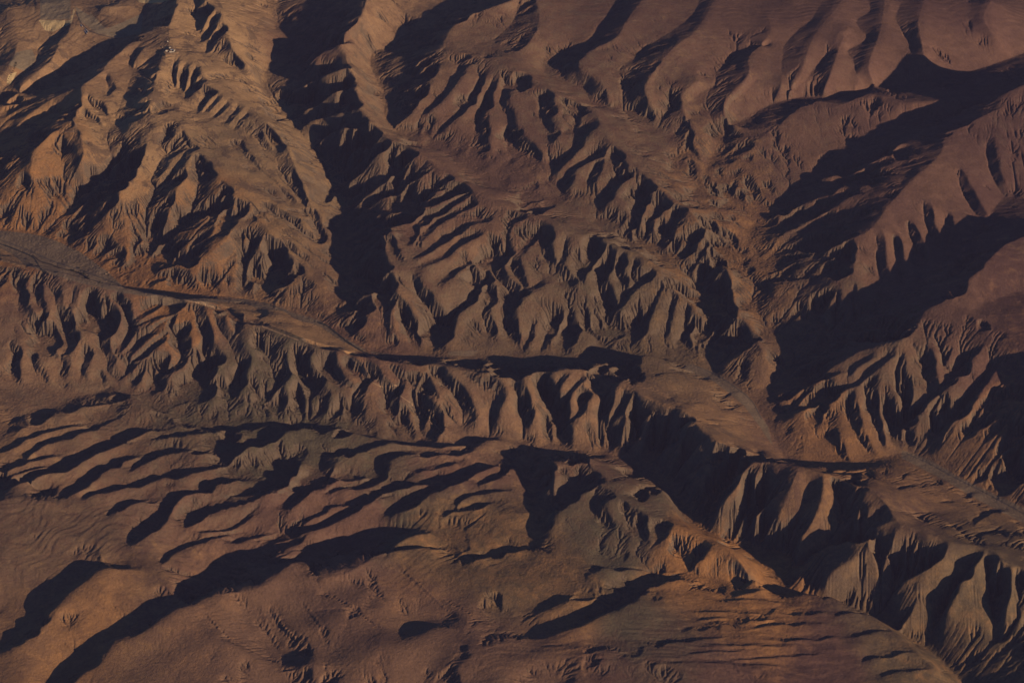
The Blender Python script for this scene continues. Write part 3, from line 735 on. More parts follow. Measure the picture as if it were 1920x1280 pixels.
SAND = [[(405, 566), (455, 566), (480, 577), (530, 584), (560, 600), (600, 612), (640, 640), (690, 661), (640, 656), (560, 630), (480, 597), (430, 577)],
        [(0, 466), (22, 476), (40, 490), (55, 505), (0, 487)]]
GRAVEL = [[(-40, 430), (60, 437), (110, 452), (150, 472), (200, 508), (235, 540), (335, 556), (400, 558), (450, 562), (500, 572), (590, 598), (650, 635), (700, 664), (760, 667), (640, 652), (560, 600), (400, 567), (250, 552), (150, 530), (60, 500), (-40, 470)],
          [(1290, 680), (1345, 700), (1400, 740), (1440, 800), (1450, 838), (1425, 800), (1395, 760), (1340, 715), (1280, 690)],
          [(1690, 843), (1745, 862), (1800, 895), (1930, 955), (1930, 985), (1850, 945), (1780, 905), (1690, 858)],
          [(560, 590), (600, 600), (625, 622), (600, 622)], [(840, 658), (900, 656), (885, 668), (840, 668)]]
FIELD = [[(75, 0), (132, 0), (133, 36), (75, 37)], [(140, 12), (165, 28), (225, 72), (180, 62), (150, 40)], [(165, 20), (200, 55), (268, 25), (265, 60), (225, 72), (175, 40)], [(30, 98), (60, 92), (68, 112), (50, 135), (15, 122)]]
PALE = [[(72, 38), (133, 38), (138, 15), (141, 22), (134, 44), (100, 60), (84, 57)], [(250, -8), (330, -8), (300, 6), (262, 6)], [(15, 140), (33, 134), (22, 156), (12, 158)]]
TERRACE = [[(1200, 700), (1290, 700), (1400, 790), (1430, 840), (1400, 845), (1300, 775)], [(1540, 880), (1690, 870), (1900, 975), (1930, 1010), (1850, 1010), (1720, 950), (1600, 895)]]
FLAT = np.clip(patch(SAND + GRAVEL) + 0.75 * patch(TERRACE, 8), 0, 1)
# sunward slopes lie smooth under loose soil, the lee slopes are ribbed
_s = blur(H, 30); _gy0, _gx0 = np.gradient(_s, CELL)
_lee = -(_gx0 * 0.95 - _gy0 * 0.30) / np.sqrt(_gx0 ** 2 + _gy0 ** 2 + 0.004)      # >0 faces the sun
_t = np.clip((_lee + 0.25) / 0.9, 0, 1); ASPECT = 1.15 - 0.90 * _t * _t * (3 - 2 * _t)
# long low folds that run up-right across the near plateau
FOLD = field(FOLDS, sigma=170.0)
_a = math.radians(52); _u = -math.sin(_a) * (X0 + np.arange(NX) * CELL)[None] + math.cos(_a) * (Y0 + np.arange(NY) * CELL)[:, None]
_u = _u + 55 * fbm(H.shape, 900, 180, 21)
_fold = 0
for _wl, _am in ((74.0, 3.0), (41.0, 1.6)):
    _p = (_u / _wl + 0.5 * fbm(H.shape, 420, 90, int(_wl))) % 1.0
    _fold = _fold + _am * np.where(_p < 0.68, _p / 0.68, (1 - _p) / 0.32)
H = H + 1.5 * FOLD * blur((_fold - 2.4).astype(np.float32), 1)
_low = np.clip(1 - np.hypot((X0 + np.arange(NX) * CELL)[None] * 0.5 + 200, np.zeros((NY, 1))) / 1500, 0, 1) * np.clip((500 - (X0 + np.arange(NX) * CELL)[None]) / 500, 0, 1) * np.clip((7700 - (Y0 + np.arange(NY) * CELL)[:, None]) / 350, 0, 1)
_c = H[::3, ::3]
H = H + np.clip(1.5 * _low, 0, 1) * resize((blur(_c, 14) - _c).astype(np.float32), NY, NX)
H = H + 9.0 * _low * fbm(H.shape, 700, 160, 33, beta=0.8)
_b = np.clip(R_MAP - 0.85, 0, 1); ASPECT = ASPECT * (1 - _b) + _b
# nearly level benches on the near right plateau
FOLD2 = field(FOLDS2, sigma=150.0)
_u = (Y0 + np.arange(NY) * CELL)[:, None] + 0.10 * (X0 + np.arange(NX) * CELL)[None] + 34 * fbm(H.shape, 1100, 200, 41)
_fold = 0
for _wl, _am in ((63.0, 3.6), (37.0, 2.0)):
    _p = (_u / _wl + 0.4 * fbm(H.shape, 500, 120, int(_wl))) % 1.0
    _fold = _fold + _am * np.where(_p < 0.72, 1 - _p / 0.72, (_p - 0.72) / 0.28)
H = H + FOLD2 * blur((_fold - 2.5).astype(np.float32), 1)
_near = np.clip(blur(_fixed.astype(np.float32), 60) * 13, 0, 1)          # main divides stay whole
KVAR = ((1 - 0.88 * _near) * (1 - 0.93 * FLAT) * np.exp(0.95 * fbm(H.shape, 600, 60, 12, beta=0.3)) * R_MAP * ASPECT).astype(np.float32)
# gullies, from the broad ones to the fine ones
for lev, steps, K, amax, diff in ((4, 9, 0.060, 2.4e4, 0.36), (2, 8, 0.060, 1.2e4, 0.16), (1, 10, 0.075, 4.5e3, 0.05)):
    if lev > 1:
        ny, nx = (NY - 1) // lev + 1, (NX - 1) // lev + 1
        c = resize(H, ny, nx); f = rasterise([_lines[0]], CELL * lev, nx, ny)[0]
        cell = CELL * lev
        e, _a = erode(c, f, steps, K * resize(KVAR, ny, nx), amax, cell, diff * np.clip(1.4 * resize(R_MAP, ny, nx) - 0.1, 0, 1))
        H = H + resize(e - c, NY, NX)
    else:
        _soft = blur(H, 10)
        H = np.minimum(H, 0.5 * H + 0.5 * _soft + 0.4)          # rounded crests, sharp channels
        H, AREA = erode(H, _fixed, steps, K * KVAR, amax, CELL, diff)
H = H + np.clip(0.55 + 0.5 * R_MAP * ASPECT, 0, 0.95) * (H - blur(H, 8))
H = H + (0.07 + 0.38 * R_MAP * ASPECT) * fbm(H.shape, 40, 9, 14, beta=0.2)

# cut terraces and a levelled yard for the hill farm
_fx, _fy, _fz = cast(H, np.array([316.0]), np.array([97.0]))
_d = np.hypot((X0 + np.arange(NX) * CELL)[None] - _fx[0], (Y0 + np.arange(NY) * CELL)[:, None] - _fy[0])
_w = np.clip((75 - _d) / 12, 0, 1); _q = np.round(H / 5.0) * 5.0
H = H + _w * (blur((_q - H).astype(np.float32), 1))
_w = np.clip((34 - _d) / 8, 0, 1); H = (H + _w * (_fz[0] - H)).astype(np.float32)

def make_ground(name, h, mat):
    # keep only what the view and its shadows need: a wedge plus a broad margin
    xs = X0 + np.arange(NX) * CELL; ys = Y0 + np.arange(NY) * CELL
    X, Y = np.meshgrid(xs, ys)
    half = 0.2126 * np.hypot(Y, CAM_H)
    keep = (X > -half - 800) & (X < half + 950)
    vid = np.full(NY * NX, -1, np.int64)
    kf = keep.ravel()
    vid[kf] = np.arange(kf.sum())
    vid = vid.reshape(NY, NX)
    q = np.stack([vid[:-1, :-1], vid[:-1, 1:], vid[1:, 1:], vid[1:, :-1]], -1).reshape(-1, 4)
    q = q[(q >= 0).all(1)]
    co = np.stack([X.ravel()[kf], Y.ravel()[kf], h.ravel()[kf]], 1).astype(np.float32)
    me = bpy.data.meshes.new(name)
    me.vertices.add(len(co)); me.vertices.foreach_set('co', co.ravel())
    me.loops.add(q.size); me.loops.foreach_set('vertex_index', q.ravel().astype(np.int32))
    me.polygons.add(len(q)); me.polygons.foreach_set('loop_start', np.arange(0, q.size, 4, dtype=np.int32))
    me.polygons.foreach_set('use_smooth', np.ones(len(q), bool))
    me.update(calc_edges=True)
    me.materials.append(mat)
    o = bpy.data.objects.new(name, me); COL.objects.link(o)
    o['kind'] = 'structure'
    return o, kf


# ---- soils: smooth maps of where each kind of earth lies; the reddish one also carries painted shade
SOIL = {
'orange': """60,380,0.7 40,410,1.0 150,440,0.8 230,400,0.5 300,450,0.7 250,480,0.9 400,500,0.7 350,530,0.9 480,520,0.6 560,470,0.4 520,560,0.5
   300,300,0.1 200,100,0.1 500,250,0.0 700,300,0.0 900,300,0.25 1000,200,0.15 1060,10,0.2 1000,20,0.3 1300,400,0.5 1350,470,0.6 1150,330,0.15 850,480,0.1 1050,600,0.25 760,650,0.4
   150,620,0.15 500,700,0.15 850,770,0.3 950,790,0.35 1100,780,0.35 1250,720,0.4 1300,780,0.5 1420,850,0.4 1600,830,0.7 1750,880,0.5 1850,870,0.6 1700,950,0.4 1850,950,0.4
   1700,700,0.1 1600,450,0.05 1850,300,0.05 1500,80,0.05 100,980,0.3 60,1150,0.5 130,1180,0.8 350,1150,0.4 250,1250,0.45 500,1200,0.3 900,1150,0.25 900,1020,0.6 1000,1030,0.6
   1370,1040,1.0 1340,1055,1.0 1400,1075,0.8 300,800,0.1 600,900,0.05 1150,900,0.1 1300,1180,0.1 1600,1200,0.3 1720,1190,0.5""",
'olive': """330,745,0.8 450,785,1.0 560,775,1.0 640,770,0.9 720,800,0.7 230,700,0.5 60,690,0.3 850,800,0.2 1000,820,0.3 1150,840,0.4
   1000,620,0.5 1100,640,0.7 1200,600,0.7 1300,600,0.7 1380,660,0.5 870,640,0.5 1500,590,0.5 900,400,0.2 750,200,0.3 700,100,0.2
   850,975,0.9 980,985,0.9 1080,950,0.7 1120,1000,0.8 1200,920,0.7 1250,960,0.6 1430,1060,0.6 1500,1080,0.4 100,780,0.4 250,800,0.4 400,830,0.3
   470,330,0.5 540,400,0.5 560,300,0.4 100,340,0.5 420,120,0.3 500,180,0.3 80,320,0.4 200,290,0.2 300,200,0 400,200,0 150,150,0 1500,100,0 1700,100,0 1650,250,0.2 1550,250,0.3
   1700,450,0.1 1800,650,0.2 1700,720,0.5 1600,680,0.4 1430,770,0.3 1380,820,0.4 600,900,0.05 500,1100,0.1 800,1150,0.1 1000,1250,0.3 1500,1200,0.0 1650,1060,0.7 1780,1120,0.9 1880,1200,0.9 1850,1080,0.7 1760,1210,0.8 1700,1000,0.4 300,620,0.0 700,700,0.1 1100,740,0""",
'red_dimmed': """1500,60,0.7 1750,60,0.9 1600,150,0.7 1300,80,0.6 1150,60,0.6 1000,80,0.5 900,100,0.5 1850,250,0.8 1880,350,0.9 1700,400,0.7 1600,500,0.6 1870,560,1.0 1880,620,0.9 1780,600,0.6
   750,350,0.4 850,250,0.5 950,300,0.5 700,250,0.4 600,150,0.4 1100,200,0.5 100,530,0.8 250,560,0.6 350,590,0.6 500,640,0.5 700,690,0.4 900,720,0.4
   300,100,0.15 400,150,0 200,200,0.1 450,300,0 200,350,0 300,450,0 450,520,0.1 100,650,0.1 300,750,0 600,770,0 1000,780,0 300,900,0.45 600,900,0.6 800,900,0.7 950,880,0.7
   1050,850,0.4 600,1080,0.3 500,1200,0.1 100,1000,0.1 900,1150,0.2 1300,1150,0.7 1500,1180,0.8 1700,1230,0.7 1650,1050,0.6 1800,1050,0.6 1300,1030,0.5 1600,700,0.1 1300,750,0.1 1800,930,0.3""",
'tan': """420,130,0.8 440,190,0.9 400,250,0.9 430,330,0.9 500,400,0.8 280,330,0.9 350,330,0.8 170,280,0.8 200,200,0.5 80,120,0.6 40,120,0.7 120,110,0.6 460,20,0.7 500,60,0.6 540,120,0.2
   100,450,0.2 300,500,0.2 300,650,0.3 150,640,0.4 600,700,0.2 700,500,0.3 950,560,0.4 1000,480,0.3 1200,290,0.3 1100,380,0.3 900,350,0.2 900,790,0.4 1100,720,0.4 1300,780,0.5
   1500,80,0.1 1400,150,0.1 1130,90,0.2 1700,80,0 1700,300,0 1600,600,0 1500,800,0.2 300,850,0.2 600,870,0.1 900,900,0 100,970,0.3 500,1130,0.2 900,1120,0.2 1200,900,0.1 1300,1200,0 1700,1150,0""",
}
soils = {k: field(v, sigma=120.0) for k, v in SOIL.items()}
soils['sand'] = patch(SAND); soils['gravel'] = patch(GRAVEL); soils['field'] = patch(FIELD, 2); soils['pale'] = patch(PALE, 2)
soils['wash'] = np.clip((np.log10(AREA) - 2.6) / 1.6, 0, 1).astype(np.float32)
soils['stony'] = R_MAP

def ground_material():
    m = bpy.data.materials.new('dry_hillside'); m.use_nodes = True
    nt = m.node_tree; N = nt.nodes; L = nt.links
    b = N['Principled BSDF']
    b.inputs['Roughness'].default_value = 1.0
    b.inputs['Specular IOR Level'].default_value = 0.0
    geo = N.new('ShaderNodeNewGeometry')
    def noise(scale, detail=4.0, rough=0.6, dist=0.0, vec=None):
        n = N.new('ShaderNodeTexNoise'); n.inputs['Scale'].default_value = scale
        n.inputs['Detail'].default_value = detail; n.inputs['Roughness'].default_value = rough
        n.inputs['Distortion'].default_value = dist
        L.new(vec or geo.outputs['Position'], n.inputs['Vector']); return n.outputs['Fac']
    def attr(name):
        a = N.new('ShaderNodeAttribute'); a.attribute_name = name; return a.outputs['Fac']
    def math_(op, a, b_=None, c=None, clamp=False):
        n = N.new('ShaderNodeMath'); n.operation = op; n.use_clamp = clamp
        for i, v in enumerate((a, b_, c)):
            if v is None: continue
            if isinstance(v, (int, float)): n.inputs[i].default_value = v
            else: L.new(v, n.inputs[i])
        return n.outputs[0]
    def mix(fac, a, c):
        n = N.new('ShaderNodeMix'); n.data_type = 'RGBA'
        if isinstance(fac, float): n.inputs[0].default_value = fac
        else: L.new(fac, n.inputs[0])
        for s, v in ((6, a), (7, c)):
            if isinstance(v, tuple): n.inputs[s].default_value = v + (1,)
            else: L.new(v, n.inputs[s])
        return n.outputs[2]
    big = noise(0.004, 5, 0.6); mid = noise(0.018, 6, 0.65, 0.4); fine = noise(0.09, 6, 0.7)
    def edge(a, lo, hi, n=mid, amp=0.7):            # ragged soil limits
        v = math_('ADD', a, math_('MULTIPLY', math_('SUBTRACT', n, 0.5), amp))
        return math_('MULTIPLY_ADD', v, 1.0 / (hi - lo), -lo / (hi - lo), True)
    col = mix(edge(big, 0.35, 0.7, mid, 0.3), (0.268, 0.156, 0.096), (0.222, 0.132, 0.090))
    col = mix(edge(attr('red_dimmed'), 0.15, 0.95, big, 0.5), col, (0.152, 0.084, 0.070))  # reddish soil, albedo lowered to imitate lens vignette and shade on the right
    col = mix(edge(attr('tan'), 0.25, 0.80, mid, 0.5), col, (0.450, 0.282, 0.150))
    col = mix(edge(attr('olive'), 0.30, 0.80, mid, 0.9), col, (0.148, 0.118, 0.076))
    col = mix(edge(attr('orange'), 0.35, 0.95, mid, 0.9), col, (0.400, 0.200, 0.082))
    varn = math_('MULTIPLY', edge(noise(0.0065, 7, 0.72, 0.6), 0.53, 0.57, fine, 0.05), edge(attr('tan'), 0.25, 0.5, mid, 0.2))
    col = mix(math_('MULTIPLY', varn, 0.75), col, (0.178, 0.120, 0.082))
    # bare rock on the steep broken ground
    sx = N.new('ShaderNodeSeparateXYZ'); L.new(geo.outputs['True Normal'], sx.inputs[0])
    steep = math_('MULTIPLY', math_('SUBTRACT', 0.92, sx.outputs['Z']), attr('stony'))
    col = mix(edge(steep, 0.08, 0.30, fine, 0.25), col, (0.175, 0.128, 0.092))
    col = mix(math_('MULTIPLY', attr('wash'), 0.35), col, (0.30, 0.205, 0.135))
    col = mix(edge(attr('gravel'), 0.3, 0.8, mid, 0.4), col, (0.235, 0.172, 0.118))
    col = mix(edge(attr('sand'), 0.3, 0.8, mid, 0.4), col, (0.400, 0.240, 0.125))
    col = mix(edge(attr('field'), 0.4, 0.7, mid, 0.1), col, (0.330, 0.252, 0.165))
    col = mix(edge(attr('pale'), 0.4, 0.75, fine, 0.4), col, (0.640, 0.470, 0.250))
    # small blotches and specks of stone
    hsv = N.new('ShaderNodeHueSaturation'); L.new(col, hsv.inputs['Color'])
    L.new(math_('ADD', 0.14, math_('MULTIPLY', math_('ADD', mid, fine), 0.86)), hsv.inputs['Value'])
    L.new(hsv.outputs['Color'], b.inputs['Base Color'])
    hgt = math_('ADD', math_('MULTIPLY', fine, 6.0), math_('MULTIPLY', noise(0.35, 4, 0.7), 1.2))
    bp = N.new('ShaderNodeBump'); bp.inputs['Distance'].default_value = 1.0
    L.new(math_('MULTIPLY_ADD', attr('stony'), 0.70, 0.34, True), bp.inputs['Strength'])
    L.new(hgt, bp.inputs['Height']); L.new(bp.outputs['Normal'], b.inputs['Normal'])
    return m

hills, KEEP = make_ground('hills', H, ground_material())
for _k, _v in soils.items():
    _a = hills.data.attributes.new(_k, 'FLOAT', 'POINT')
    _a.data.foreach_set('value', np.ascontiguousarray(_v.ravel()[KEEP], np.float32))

# the country beyond the traced valleys, low and rolling, out to the limits of the air
def outer_ground():
    st = 200.0
    xs = np.arange(-8800.0, 8801.0, st); ys = np.arange(-200.0, 16801.0, st)
    X, Y = np.meshgrid(xs, ys)
    rng = np.random.default_rng(77)
    z = np.zeros(X.shape)
    for k in range(26):
        w = rng.uniform(900, 4200); a = rng.uniform(0, 6.283); ph = rng.uniform(0, 6.283)
        z += (w / 4200) * np.sin((X * math.cos(a) + Y * math.sin(a)) * 6.283 / w + ph)
    dx = np.maximum(np.maximum(X0 - X, X - X1), 0); dy = np.maximum(np.maximum(Y0 - Y, Y - Y1), 0)
    far = np.clip((np.hypot(dx, dy) - 200) / 3500, 0, 1)
    z = -260 + far * (190 + 70 * z)
    bm = bmesh.new()
    V = [[bm.verts.new((X[j, i], Y[j, i], z[j, i])) for i in range(len(xs))] for j in range(len(ys))]
    for j in range(len(ys) - 1):
        for i in range(len(xs) - 1):
            bm.faces.new((V[j][i], V[j][i + 1], V[j + 1][i + 1], V[j + 1][i]))
    me = bpy.data.meshes.new('terrain'); bm.to_mesh(me); bm.free()
    for p in me.polygons: p.use_smooth = True
    me.materials.append(hills.data.materials[0])
    o = bpy.data.objects.new('terrain', me); COL.objects.link(o); o['kind'] = 'structure'
outer_ground()
# ------------------------------------------------------------------ roads, tracks and the stream, laid on the ground
def flat_mat(name, col, var=0.25, scale=0.05, rough=0.95):
    m = bpy.data.materials.new(name); m.use_nodes = True
    nt = m.node_tree; b = nt.nodes['Principled BSDF']
    b.inputs['Roughness'].default_value = rough; b.inputs['Specular IOR Level'].default_value = 0.1
    n = nt.nodes.new('ShaderNodeTexNoise'); n.inputs['Scale'].default_value = scale; n.inputs['Detail'].default_value = 5
    g = nt.nodes.new('ShaderNodeNewGeometry'); nt.links.new(g.outputs['Position'], n.inputs['Vector'])
    mx = nt.nodes.new('ShaderNodeMix'); mx.data_type = 'RGBA'
    nt.links.new(n.outputs['Fac'], mx.inputs[0])
    mx.inputs[6].default_value = tuple(c * (1 - var) for c in col) + (1,)
    mx.inputs[7].default_value = tuple(c * (1 + var) for c in col) + (1,)
    nt.links.new(mx.outputs[2], b.inputs['Base Color'])
    return m

def link(name, bm, mat, parent=None, smooth=False):
    me = bpy.data.meshes.new(name); bm.to_mesh(me); bm.free()
    if smooth:
        for p in me.polygons: p.use_smooth = True
    me.materials.append(mat)
    o = bpy.data.objects.new(name, me); COL.objects.link(o)
    if parent: o.parent = parent
    return o

def ribbon(name, pts, width, mat, lift=0.5):
    v = np.array([[float(q) for q in t.split(',')] for t in pts.split()])
    px, py = smooth_path([v[:, 0], v[:, 1]], 8)
    x, y, z = cast(H, np.array(px), np.array(py))
    x, y, z = densify(x, y, z, 4.0)
    keep = np.r_[True, np.hypot(np.diff(x), np.diff(y)) > 0.5]
    x, y = x[keep], y[keep]
    tx, ty = np.gradient(x), np.gradient(y); L = np.hypot(tx, ty) + 1e-9
    nx, ny = -ty / L, tx / L
    bm = bmesh.new(); prev = None
    for i in range(len(x)):
        row = []
        w = width * (0.85 + 0.25 * math.sin(i * 0.37) * math.sin(i * 0.11))
        for f in (-0.5, -0.17, 0.17, 0.5):
            xx, yy = x[i] + nx[i] * w * f, y[i] + ny[i] * w * f
            row.append(bm.verts.new((xx, yy, float(sample(H, np.array(xx), np.array(yy))) + lift)))
        if prev:
            for a in range(3): bm.faces.new((prev[a], prev[a + 1], row[a + 1], row[a]))
        prev = row
    bmesh.ops.recalc_face_normals(bm, faces=bm.faces[:])
    o = link(name, bm, mat, smooth=True); o['kind'] = 'structure'
    return o

ASPHALT = flat_mat('worn_road', (0.15, 0.118, 0.092), 0.2)
DIRT = flat_mat('pale_track_dirt', (0.36, 0.235, 0.145), 0.2)
DAMP = flat_mat('damp_stream_bed', (0.050, 0.050, 0.044), 0.35)
SHRUBBY = flat_mat('scrubby_bank', (0.075, 0.058, 0.040), 0.5, 0.12)
ribbon('road', '-20,445 0,450 45,466 100,490 150,506 212,529 236,541', 13, ASPHALT)
ribbon('stream', '-20,452 0,457 30,468 58,480 68,490 72,498 80,507 92,516', 11, DAMP)
ribbon('stream', '60,478 76,490 96,496 110,502 136,508 150,513 165,523', 12, SHRUBBY)
ribbon('road', '330,555 365,553 400,557 450,561 500,570 540,584', 11, ASPHALT)
ribbon('stream', '595,604 612,610 628,622 650,640 675,656 690,663', 12, DAMP)
ribbon('road', '1300,684 1345,704 1383,729 1410,752 1428,785', 7, ASPHALT)
ribbon('road', '1700,850 1740,868 1790,895 1840,920 1930,968', 7, ASPHALT)
ribbon('dirt_track', '60,499 120,514 200,533 260,546 330,559 400,576 440,591 500,615 560,638', 6, DIRT)
ribbon('dirt_track', '655,668 672,682 688,702 697,715 708,722 718,725 731,726 740,722 750,727', 4.5, DIRT)
ribbon('dirt_track', '748,740 768,754 790,766 800,778 815,795 833,815 852,832', 5, DIRT)
ribbon('dirt_track', '286,60 268,64 252,70 242,80 232,93 215,105 190,135 166,154 153,162 154,180', 6, DIRT)
ribbon('dirt_track', '128,212 142,234 138,246 118,247 100,244 85,258 70,270', 5, DIRT)
ribbon('dirt_track', '470,615 480,628 490,634 502,628 510,640', 4, DIRT)
ribbon('dirt_track', '524,662 534,680 538,692 532,712', 4, DIRT)
ribbon('road', '143,22 148,36 154,46 168,58 190,66 222,74', 9, ASPHALT)

# ------------------------------------------------------------------ things
def tag(o, label, cat, group=None):
    o['label'] = label; o['category'] = cat
    if group: o['group'] = group
    return o

def at_px(px, py):
    x, y, z = cast(H, np.array([float(px)]), np.array([float(py)]))
    return float(x[0]), float(y[0]), float(z[0])

def box(bm, c, s):
    r = bmesh.ops.create_cube(bm, size=1.0)
    for v in r['verts']:
        v.co = Vector((v.co.x * s[0] + c[0], v.co.y * s[1] + c[1], v.co.z * s[2] + c[2]))

WHITE = flat_mat('whitewash', (0.82, 0.74, 0.62), 0.06, 0.4)
MUD = flat_mat('mud_brick', (0.46, 0.32, 0.21), 0.15, 0.4)
TIN = flat_mat('weathered_tin', (0.42, 0.47, 0.56), 0.12, 0.6, 0.6)
DARKWOOD = flat_mat('dark_timber', (0.07, 0.05, 0.04), 0.2, 0.6)
PANE = flat_mat('window_glass', (0.03, 0.04, 0.05), 0.1, 0.5, 0.3)
THATCH = flat_mat('flat_earth_roof', (0.33, 0.24, 0.17), 0.2, 0.4)
PALEROOF = flat_mat('pale_sheet_roof', (0.80, 0.68, 0.52), 0.08, 0.4)

def house(name, label, cat, px, py, size, rot, wall_mat, roof_mat, gable=True, group=None, nwin=2):
    x, y, z = at_px(px, py)
    lx, ly, h = size
    t = bpy.data.objects.new(name, None); COL.objects.link(t)
    t.location = (x, y, z - 0.3); t.rotation_euler = (0, 0, rot); tag(t, label, cat, group)
    bm = bmesh.new(); box(bm, (0, 0, h / 2), (lx, ly, h)); 
    if gable:
        rid = min(ly * 0.32, 2.2)
        a = [bm.verts.new((sx * lx / 2, sy * ly / 2, h + 0.002)) for sx in (-1, 1) for sy in (-1, 1)]
        b = [bm.verts.new((sx * lx / 2, 0, h + rid - 0.05)) for sx in (-1, 1)]
        bm.faces.new((a[0], a[1], b[0])); bm.faces.new((a[2], b[1], a[3]))
    link('wall', bm, wall_mat, t)
    bm = bmesh.new()
    if gable:
        o_ = 0.5
        for sy in (-1, 1):
            p = [(-lx / 2 - o_, sy * (ly / 2 + o_), h - 0.28), (lx / 2 + o_, sy * (ly / 2 + o_), h - 0.28), (lx / 2 + o_, 0, h + rid), (-lx / 2 - o_, 0, h + rid)]
            lo = [bm.verts.new(q) for q in p]; hi = [bm.verts.new((q[0], q[1], q[2] + 0.18)) for q in p]
            bm.faces.new(lo); bm.faces.new(hi)
            for i in range(4): bm.faces.new((lo[i], lo[(i + 1) % 4], hi[(i + 1) % 4], hi[i]))
        bmesh.ops.recalc_face_normals(bm, faces=bm.faces[:])
    else:
        box(bm, (0, 0, h + 0.16), (lx + 0.6, ly + 0.6, 0.3))
        for sy in (-1, 1): box(bm, (0, sy * (ly / 2 + 0.15), h + 0.46), (lx + 0.6, 0.3, 0.3))
    link('roof', bm, roof_mat, t)
    bm = bmesh.new(); box(bm, (lx * 0.12, -ly / 2 - 0.05, 1.05), (1.1, 0.12, 2.1)); link('door', bm, DARKWOOD, t)
    for i in range(nwin):
        xx = -lx / 2 + lx * (i + 0.5) / nwin
        if abs(xx - lx * 0.12) < 1.2: xx -= 1.6
        bm = bmesh.new(); box(bm, (xx, -ly / 2 - 0.04, 1.6), (1.0, 0.10, 0.9)); link('window', bm, PANE, t)
    return t

FARM = 'buildings of the hilltop farm'
house('farmhouse', 'bright white gabled farmhouse at the left end of the levelled farm yard', 'house', 312.4, 96.4, (10, 8, 4.2), 0.15, WHITE, PALEROOF, True, FARM, 3)
house('long_shed', 'long low whitewashed shed along the front edge of the farm yard', 'shed', 322.5, 98.2, (26, 5, 3.2), 0.05, WHITE, PALEROOF, True, FARM, 6)
house('barn', 'blue grey tin roofed barn behind the long white shed', 'barn', 322.4, 94.6, (14, 9, 4.5), 0.1, MUD, TIN, True, FARM, 3)
house('store_house', 'small pale flat roofed building standing at the back of the farm yard', 'building', 318.6, 90.0, (9, 6, 3.2), 0.2, WHITE, PALEROOF, False, FARM, 2)
house('end_building', 'tall pale gabled block closing the right end of the farm yard', 'building', 327.2, 95.6, (7, 8, 5.0), 0.05, WHITE, PALEROOF, True, FARM, 2)
house('hut', 'tiny pale hut alone on the slope above the hilltop farm', 'hut', 314.4, 78.6, (5.5, 4.5, 3.0), 0.4, WHITE, PALEROOF, True, None, 1)
house('mud_hut', 'brown flat roofed mud hut left of the white farmhouse', 'hut', 304.5, 89.0, (9, 6, 3.0), 0.9, MUD, THATCH, False, FARM, 2)
SHED = 'field sheds beside the dark road'
house('field_shed', 'long grey field shed nearest the bend of the dark road', 'shed', 152.5, 48.8, (26, 5, 3.0), -1.05, MUD, TIN, True, SHED, 5)
house('field_shed', 'longer grey field shed, the upper of the lower pair beside the road', 'shed', 162.5, 58.5, (42, 4.5, 3.0), -1.05, MUD, TIN, True, SHED, 8)
house('field_shed', 'longer grey field shed, the lower of the pair beside the road', 'shed', 160.5, 61.3, (42, 4.5, 3.0), -1.05, MUD, TIN, True, SHED, 8)

# bushes and trees: trunk + a crown of many small leaf clumps
LEAF = flat_mat('dry_bush_leaf', (0.050, 0.052, 0.028), 0.5, 0.7)
BARK = flat_mat('grey_bark', (0.12, 0.09, 0.07), 0.3, 1.5)
def make_bush(seed, r, h):
    rng = random.Random(seed)
    t = bpy.data.objects.new('bush', None); COL.objects.link(t)
    bm = bmesh.new()
    for k in range(5):
        a = k * 1.26 + rng.random(); tip = Vector((math.cos(a) * r * 0.5, math.sin(a) * r * 0.5, h * 0.62))
        if k == 0: tip = Vector((0, 0, h * 0.75))
        n = 5; ring0 = []; ring1 = []
        for i in range(n):
            b = i * 2 * math.pi / n
            ring0.append(bm.verts.new((math.cos(b) * 0.22, math.sin(b) * 0.22, -0.5)))
            ring1.append(bm.verts.new((tip.x + math.cos(b) * 0.05, tip.y + math.sin(b) * 0.05, tip.z)))
        for i in range(n): bm.faces.new((ring0[i], ring0[(i + 1) % n], ring1[(i + 1) % n], ring1[i]))
    link('trunk', bm, BARK, t)
    bm = bmesh.new()
    for k in range(420):
        u = rng.random() ** 0.45; a = rng.random() * 6.283; ph = math.acos(1 - 1.55 * rng.random())
        lob = 0.78 + 0.3 * math.sin(3 * a + seed) * math.sin(2 * ph + seed)
        c = Vector((math.cos(a) * math.sin(ph) * r * u * lob, math.sin(a) * math.sin(ph) * r * u * lob, h * 0.42 + math.cos(ph) * h * 0.55 * u * lob))
        s = rng.uniform(0.25, 0.6)
        e1 = Vector((rng.gauss(0, 1), rng.gauss(0, 1), rng.gauss(0, 0.6))).normalized() * s
        e2 = Vector((rng.gauss(0, 1), rng.gauss(0, 1), rng.gauss(0, 0.6))).normalized() * s
        bm.faces.new([bm.verts.new(c + q) for q in (e1, e2, -e1, -e2)])
    link('crown', bm, LEAF, t)
    return t
PROTO = [make_bush(3, 2.9, 4.6), make_bush(8, 3.8, 5.2), make_bush(15, 4.8, 6.4)]
_first = [True] * 3
def put_bush(px, py, kind, label, group, s=1.0):
    if _first[kind]: t = PROTO[kind]; _first[kind] = False
    else:
        t = PROTO[kind].copy(); COL.objects.link(t)
        for ch in PROTO[kind].children:
            c = ch.copy(); COL.objects.link(c); c.parent = t
    t.location = at_px(px, py); t.rotation_euler = (0, 0, (px * 7.3) % 6.28); t.scale = (s, s, s)
    tag(t, label, 'bush', group)
ORD = ['topmost', 'second', 'third', 'fourth', 'fifth', 'sixth', 'seventh', 'eighth', 'ninth', 'tenth', 'eleventh', 'last']
